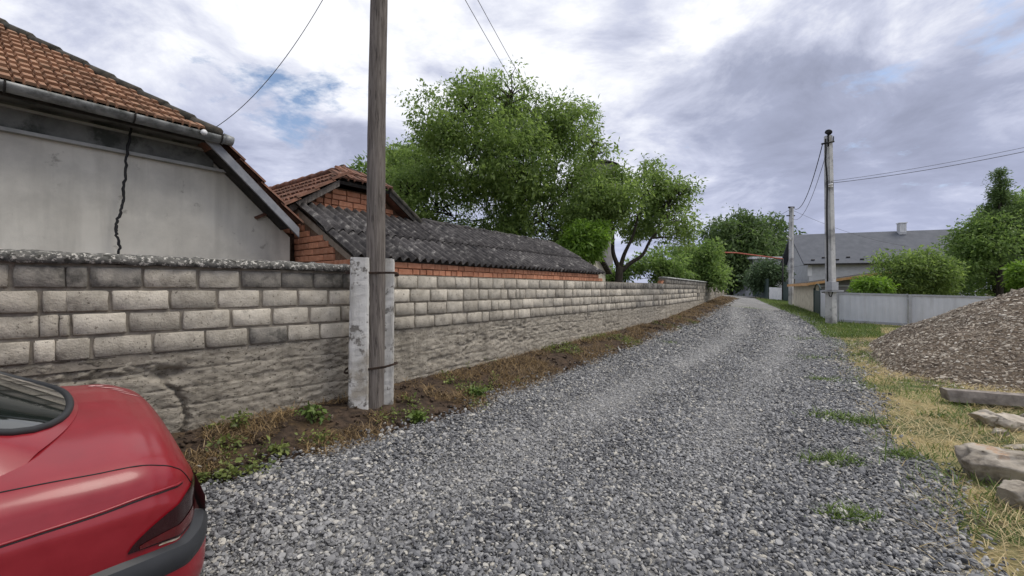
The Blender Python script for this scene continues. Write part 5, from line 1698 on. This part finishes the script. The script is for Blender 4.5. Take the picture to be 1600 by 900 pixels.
M['scrape'] = pm('scrape_mat', (.50, .24, .24), (.60, .40, .38), 60, .6)

ys_ = np.array([.0, .03, .08, .18, .38, .65, 1.1, 2.0, 2.9, 3.4, 3.9, 4.2, 4.38, 4.46])
hw_ = np.array([.50, .62, .715, .79, .835, .855, .865, .87, .865, .855, .82, .76, .66, .52])
dk_ = np.array([.70, .78, .875, .945, .975, .99, .985, .965, .95, .90, .84, .78, .70, .60])
def smooth_interp(x, xp, fp_):
    # cubic hermite with finite-difference tangents
    x = np.asarray(x, float); i = np.clip(np.searchsorted(xp, x) - 1, 0, len(xp) - 2)
    m_ = np.gradient(fp_, xp); h_ = xp[i + 1] - xp[i]; t = (x - xp[i]) / h_
    return (2 * t**3 - 3 * t**2 + 1) * fp_[i] + (t**3 - 2 * t**2 + t) * h_ * m_[i] + (-2 * t**3 + 3 * t**2) * fp_[i + 1] + (t**3 - t**2) * h_ * m_[i + 1]
# half profile: (fraction of half width, z) where z is given relative to the deck height at that station
def profile(y, v):
    """v in 0..1 from the sill up the side and over to the centre line"""
    w = smooth_interp(y, ys_, hw_); dk = smooth_interp(y, ys_, dk_)
    vp = np.array([0, .10, .22, .34, .44, .50, .53, .58, .64, .72, .85, 1.0])
    fx = np.array([.90, .965, .99, 1.0, .992, .982, .966, .93, .86, .70, .38, 0.0])
    fz = np.array([.20, .28, .42, .56, .67, .735, .760, .845, .90, .945, .985, 1.0])
    x = w * smooth_interp(v, vp, fx)
    zf = smooth_interp(v, vp, fz)
    zlow = zf            # absolute below the shoulder
    z = np.where(zf < .735, zf * np.clip(dk / .985, .92, 1), .735 * np.clip(dk / .985, .92, 1) + (zf - .735) / .265 * (dk - .735 * np.clip(dk / .985, .92, 1)))
    return x, z
ROLL = R(5.0)
u_c = Vector((.6662, .7458, 0)); r_c = Vector((.7458, -.6662, 0))     # rearward, towards the lane
CW, T_REAR = -3.15, .535
def car_w(x, y, z):
    """car coords: x towards the camera side, y forward from the rear, z up"""
    x = np.asarray(x, float); y = np.asarray(y, float); z = np.asarray(z, float)
    xr = x * math.cos(ROLL) + (z) * math.sin(ROLL); zr_ = -x * math.sin(ROLL) + z * math.cos(ROLL)
    t = T_REAR - y; w = CW + xr
    return np.stack([u_c.x * t + r_c.x * w, u_c.y * t + r_c.y * w, zr_ + .055 + 0 * x], -1)
cloc = Vector(car_w(0, 2.2, 0.0))
car = thing('car', 'dull red saloon car parked beside the block wall, cut by the picture edge', 'car', cloc)

def patch(name, fn, us, vs, mat, parent, both=False, smooth=True, off=0.0):
    U_, V_ = np.meshgrid(us, vs, indexing='ij')
    x, y, z = fn(U_, V_)
    P = car_w(x, y, z).reshape(-1, 3)
    o = mk(name, P, grid_faces(len(us), len(vs)), mat, parent, smooth, True)
    return o
yy = np.concatenate([np.linspace(0, .2, 22), np.linspace(.22, 4.2, 90), np.linspace(4.22, 4.46, 14)])
vv = np.linspace(0, 1, 64)
def body_fn(sgn, o=0.0):
    def f(Y_, V_):
        x, z = profile(Y_, V_)
        return sgn * (x + o), Y_ - o * 0, z
    return f
def normal_off(sgn, o):
    """offset along the surface normal"""
    def f(Y_, V_):
        e = 1e-3
        x, z = profile(Y_, V_)
        x1, z1 = profile(np.clip(Y_ + e, 0, 4.46), V_); x0, z0 = profile(np.clip(Y_ - e, 0, 4.46), V_)
        dy = np.clip(Y_ + e, 0, 4.46) - np.clip(Y_ - e, 0, 4.46)
        xa, za = profile(Y_, np.clip(V_ + e, 0, 1)); xb, zb = profile(Y_, np.clip(V_ - e, 0, 1))
        tu = np.stack([(x1 - x0), dy, (z1 - z0)], -1); tv = np.stack([xa - xb, 0 * xa, za - zb], -1)
        nn_ = np.cross(tu, tv); nn_ /= np.linalg.norm(nn_, axis=-1)[..., None] + 1e-12
        flip = np.where(nn_[..., 0] + nn_[..., 2] < 0, -1, 1)[..., None]
        nn_ = nn_ * flip
        return sgn * (x + nn_[..., 0] * o), Y_ + nn_[..., 1] * o, z + nn_[..., 2] * o
    return f
# body shell: both sides welded, with rear and front caps
L_ = len(yy); K_ = len(vv)
Pl = []
Yg, Vg = np.meshgrid(yy, vv, indexing='ij')
x, z = profile(Yg, Vg)
full_x = np.concatenate([x, -x[:, ::-1][:, 1:]], 1); full_z = np.concatenate([z, z[:, ::-1][:, 1:]], 1)
full_y = np.repeat(yy[:, None], full_x.shape[1], 1)
Pw = car_w(full_x, full_y, full_z); nvv = full_x.shape[1]
Fc = [tuple(f) for f in grid_faces(L_, nvv)]
Fc.append(tuple(range(nvv))); Fc.append(tuple((L_ - 1) * nvv + k for k in range(nvv - 1, -1, -1)))
for i in range(L_ - 1): Fc.append((i * nvv, i * nvv + nvv - 1, (i + 1) * nvv + nvv - 1, (i + 1) * nvv))
body = mk('body', Pw.reshape(-1, 3), Fc, M['car'], car, True)
bm = bmesh.new(); bm.from_mesh(body.data); bmesh.ops.recalc_face_normals(bm, faces=bm.faces); bm.to_mesh(body.data); bm.free()

# cabin: arches between the rear glass base and the windscreen base
ty = np.array([.38, .62, .90, 1.15, 1.42, 1.9, 2.3, 2.6, 2.9, 3.2])
th_ = np.array([.975, 1.10, 1.245, 1.345, 1.395, 1.42, 1.405, 1.31, 1.12, .925])
def cabin(Y_, X_):
    """Y_ station, X_ in -1..1 across"""
    h = smooth_interp(Y_, ty, th_)
    k = np.clip((h - .93) / .45, 0, 1)
    ax_ = np.abs(X_)
    fl = np.clip(ax_ / .62, 0, 1); sd2 = np.clip((ax_ - .62) / .38, 0, 1)
    xx = np.sign(X_) * (ax_ / .62 * .55 * (ax_ <= .62) + (ax_ > .62) * (.55 + .20 * sd2))
    drop = .022 * fl ** 2.5 + np.maximum(h - .93, .0) * sd2 ** 1.25 * 1.0 + .06 * sd2 * (1 - k)
    zz_ = h - drop * (1 - .0)
    bow = .17 * (np.abs(xx) / .6) ** 2.2 * np.clip(1 - (Y_ - .38) / .9, 0, 1) - .18 * (np.abs(xx) / .6) ** 2 * np.clip((Y_ - 2.3) / .9, 0, 1)
    return xx, Y_ + bow, zz_
cu = np.linspace(.38, 3.2, 60); cv = np.linspace(-1, 1, 57)
patch('cabin', cabin, cu, cv, M['car'], car)
def cab_off(o):
    def f(Y_, X_):
        x, y, z = cabin(Y_, X_)
        e = 1e-3
        a1 = np.stack(cabin(Y_ + e, X_), -1) - np.stack(cabin(Y_ - e, X_), -1); a2 = np.stack(cabin(Y_, X_ + e), -1) - np.stack(cabin(Y_, X_ - e), -1)
        nn_ = np.cross(a2, a1); nn_ /= np.linalg.norm(nn_, axis=-1)[..., None]
        nn_ = nn_ * np.where(nn_[..., 2] < 0, -1, 1)[..., None]
        return x + nn_[..., 0] * o, y + nn_[..., 1] * o, z + nn_[..., 2] * o
    return f
def rounded_panel(fn, u0, u1, v0, v1, mat, name, parent, seal=.016, pw=5.0, taper=0.0):
    """superellipse-shaped glass panel in (u,v) with a rubber seal around it"""
    nr_, na = 12, 56
    R_, A_ = np.meshgrid(np.linspace(0, 1, nr_), np.linspace(0, 2 * np.pi, na), indexing='ij')
    ca, sa = np.cos(A_), np.sin(A_)
    rad_ = (np.abs(ca) ** pw + np.abs(sa) ** pw) ** (-1 / pw) * R_
    uu = rad_ * ca; v2 = rad_ * sa
    u_ = (u0 + u1) / 2 + uu * (u1 - u0) / 2; v_ = (v0 + v1) / 2 + v2 * (v1 - v0) / 2 * (1 - taper * (uu + 1) / 2)
    x, y, z = fn(u_, v_)
    g = mk(name, car_w(x, y, z).reshape(-1, 3), grid_faces(nr_, na), mat, parent, True, True)
    edge = car_w(x[-1], y[-1], z[-1])
    MB().tube([Vector(p) for p in edge], seal, 8, False).build('window_seal', M['rubber'], g, True)
    return g
rounded_panel(cab_off(.004), .41, 1.24, -.60, .60, M['glass'], 'rear_window', car, .015, 4.0, .06)
rounded_panel(cab_off(.004), 2.38, 3.12, -.60, .60, M['glass'], 'windscreen', car, .014, 4.0)
for sg in (1, -1):
    rounded_panel(cab_off(.004), 1.25, 1.82, sg * .70, sg * .93, M['glass'], 'side_window', car, .010, 5)
    rounded_panel(cab_off(.004), 1.90, 2.72, sg * .70, sg * .93, M['glass'], 'side_window', car, .010, 5)

# seams, mouldings and a painted crease shadow as fine tubes on the skin
def skin_line(name, pts, r, mat, parent, o=.001, sgn=1):
    pts = np.array(pts, float); t = np.linspace(0, 1, len(pts)); tt = np.linspace(0, 1, 60)
    Y_ = smooth_interp(tt, t, pts[:, 0]); V_ = smooth_interp(tt, t, pts[:, 1])
    x, y, z = normal_off(sgn, o)(Y_, V_)
    return MB().tube([Vector(p) for p in car_w(x, y, z)], r, 6).build(name, mat, parent, True)
for sg in (1, -1):
    skin_line('boot_seam', [(1.0, .655), (.70, .648), (.40, .64), (.20, .632), (.10, .615), (.055, .575), (.03, .53)], .0028, M['black'], car, 0, sg)
    skin_line('side_crease', [(3.9, .505), (2.5, .505), (1.2, .512), (.7, .522), (.4, .534), (.2, .548), (.08, .562)], .0055, M['dark'] if False else M['car'], car, .0015, sg)
    skin_line('side_crease_shadow', [(3.9, .497), (2.5, .497), (1.2, .504), (.7, .514), (.4, .527), (.2, .542), (.08, .557)], .0030, M['black'], car, .0, sg)
    # tail light: leaf-shaped lens wrapping the rear corner
    ul = np.linspace(0, 1, 26); vl = np.linspace(0, 1, 12)
    def lens(U_, V_, sg=sg):
        y = .27 * (1 - U_) ** 1.3 + .010
        lo = .352 - .012 * U_; hi = .358 + .20 * np.clip(U_, 0, 1) ** .72
        return normal_off(sg, .007)(y, lo + (hi - lo) * V_)
    ln_ = patch('tail_light', lens, ul, vl, M['lens'], car)
    def refl(U_, V_, sg=sg):
        u2 = .10 + .88 * U_
        y = .27 * (1 - u2) ** 1.3 + .010
        lo = .352 - .012 * u2; hi = .358 + .20 * u2 ** .72
        return normal_off(sg, .010)(y, lo + (hi - lo) * (.08 + .30 * V_))
    patch('reflector', refl, ul, np.linspace(0, 1, 5), M['redlens'], ln_)
    # bumper: lower skin in body colour with a dark rub strip
    def bump(v0, v1, o, bulge=.0):
        def f(U_, V_, sg=sg):
            y = .0 + .58 * U_ ** 1.6
            x, y2, z = normal_off(sg, o + bulge * np.sin(np.pi * V_))(np.maximum(y, .002), v0 + (v1 - v0) * V_)
            ext = .022 * np.clip(1 - y / .35, 0, 1)
            return x + sg * 0, y2 - ext, z
        return f
    bu = patch('bumper', bump(.0, .275, .018, .02), np.linspace(0, 1, 40), np.linspace(0, 1, 14), M['car'], car)
    patch('rub_strip', bump(.215, .315, .026, .016), np.linspace(0, 1, 40), np.linspace(0, 1, 8), M['plastic'], bu)
    fa, fb = bump(.314, .316, .026), bump(.335, .336, -.012)
    def shelf(U_, V_, fa=fa, fb=fb):
        a_ = np.stack(fa(U_, 0 * V_), -1); b_ = np.stack(fb(U_, 0 * V_), -1)
        b_[..., 1] += .03
        c_ = a_ * (1 - V_[..., None]) + b_ * V_[..., None]
        return c_[..., 0], c_[..., 1], c_[..., 2]
    patch('bumper_top', shelf, np.linspace(0, 1, 40), np.linspace(0, 1, 4), M['plastic'], bu)
# rear middle parts between the two corners
def rear_fill(name, z0, z1, o, mat, hw):
    X_, Z_ = np.meshgrid(np.linspace(-hw, hw, 20), np.linspace(z0, z1, 6), indexing='ij')
    y = -o - .02 * (1 - (X_ / hw) ** 2)
    mk(name, car_w(X_, y, Z_).reshape(-1, 3), grid_faces(20, 6), mat, car, True, True)
rear_fill('rear_bumper_middle', .20, .47, .030, M['car'], .53)
rear_fill('rear_rub_strip_middle', .38, .56, .045, M['plastic'], .53)
# paint damage: a filler patch below the tail light, scratches on the boot lid
def blot(name, fn, cu_, cv_, ru, rv, mat, seed, parent):
    a = np.linspace(0, 2 * np.pi, 22)[:-1]
    rr_ = 1 + .7 * (vnoise(np.cos(a) * 2 + seed, np.sin(a) * 2, seed) - .5)
    U_ = np.concatenate([[cu_], cu_ + ru * rr_ * np.cos(a)]); V_ = np.concatenate([[cv_], cv_ + rv * rr_ * np.sin(a)])
    x, y, z = fn(U_, V_); P = car_w(x, y, z)
    mk(name, P, [(0, i + 1, (i + 1) % 21 + 1) for i in range(21)], mat, parent)
blot('paint_damage', normal_off(1, .003), .125, .345, .05, .010, M['filler'], 2, body)
blot('paint_damage', normal_off(1, .003), .10, .362, .03, .004, M['white'], 4, body)
for i, (a, v, ru, rv) in enumerate(((.22, .84, .05, .006), (.19, .87, .035, .005), (.27, .80, .02, .010), (.16, .90, .05, .004), (.30, .79, .015, .012), (.23, .77, .03, .004))):
    blot('paint_scratch', normal_off(-1, .002), a, v, ru, rv, M['scrape'], i + 9, body)
# wheels
for (yc, sg) in ((.95, 1), (.95, -1), (3.62, 1), (3.62, -1)):
    def ring(prof, name, mat, parent):
        n_ = 28; V = []; Fc = []
        for (rr_, xo) in prof:
            for k in range(n_):
                t = 2 * math.pi * k / n_
                V.append(car_w(sg * (.80 + xo), yc + rr_ * math.cos(t), .30 + rr_ * math.sin(t)))
        for i in range(len(prof) - 1):
            for k in range(n_): Fc.append((i * n_ + k, i * n_ + (k + 1) % n_, (i + 1) * n_ + (k + 1) % n_, (i + 1) * n_ + k))
        return mk(name, np.array(V).reshape(-1, 3), Fc, mat, parent, True)
    wh = ring([(.20, -.10), (.29, -.10), (.305, -.07), (.305, .045), (.29, .075), (.205, .08)], 'tyre', M['tyre'], car)
    ring([(.205, .078), (.195, .062), (.10, .05), (.05, .065), (.001, .066)], 'rim', M['rim'], wh)
    ring([(.001, .045), (.345, .045), (.345, .075)], 'wheel_arch', M['rubber'], car)

# ------------------------------------------------------------------ groups of repeats
GROUPS = {'boulder': 'rocks lying beside the beam', 'weed_plant': 'weeds on the earth bank', 'overhead_wire': 'overhead wires', 'concrete_pole': 'concrete poles along the lane',
          'stone_wall': 'block walls along the lane', 'white_stone': 'white stones by the wooden pole', 'loose_brick': 'broken bricks on the wall', 'hedge_tree': 'hedge trees behind the wall',
          'far_tree': 'trees beyond the bend', 'bright_bush': 'bright bushes in the garden', 'walnut_tree': 'walnut trees behind the shed', 'green_fence': 'green fences at the bend'}
for o in COL.objects:
    if o.parent is None and o.get('label') and o.name.split('.')[0] in GROUPS and not o.get('kind'):
        o['group'] = GROUPS[o.name.split('.')[0]]
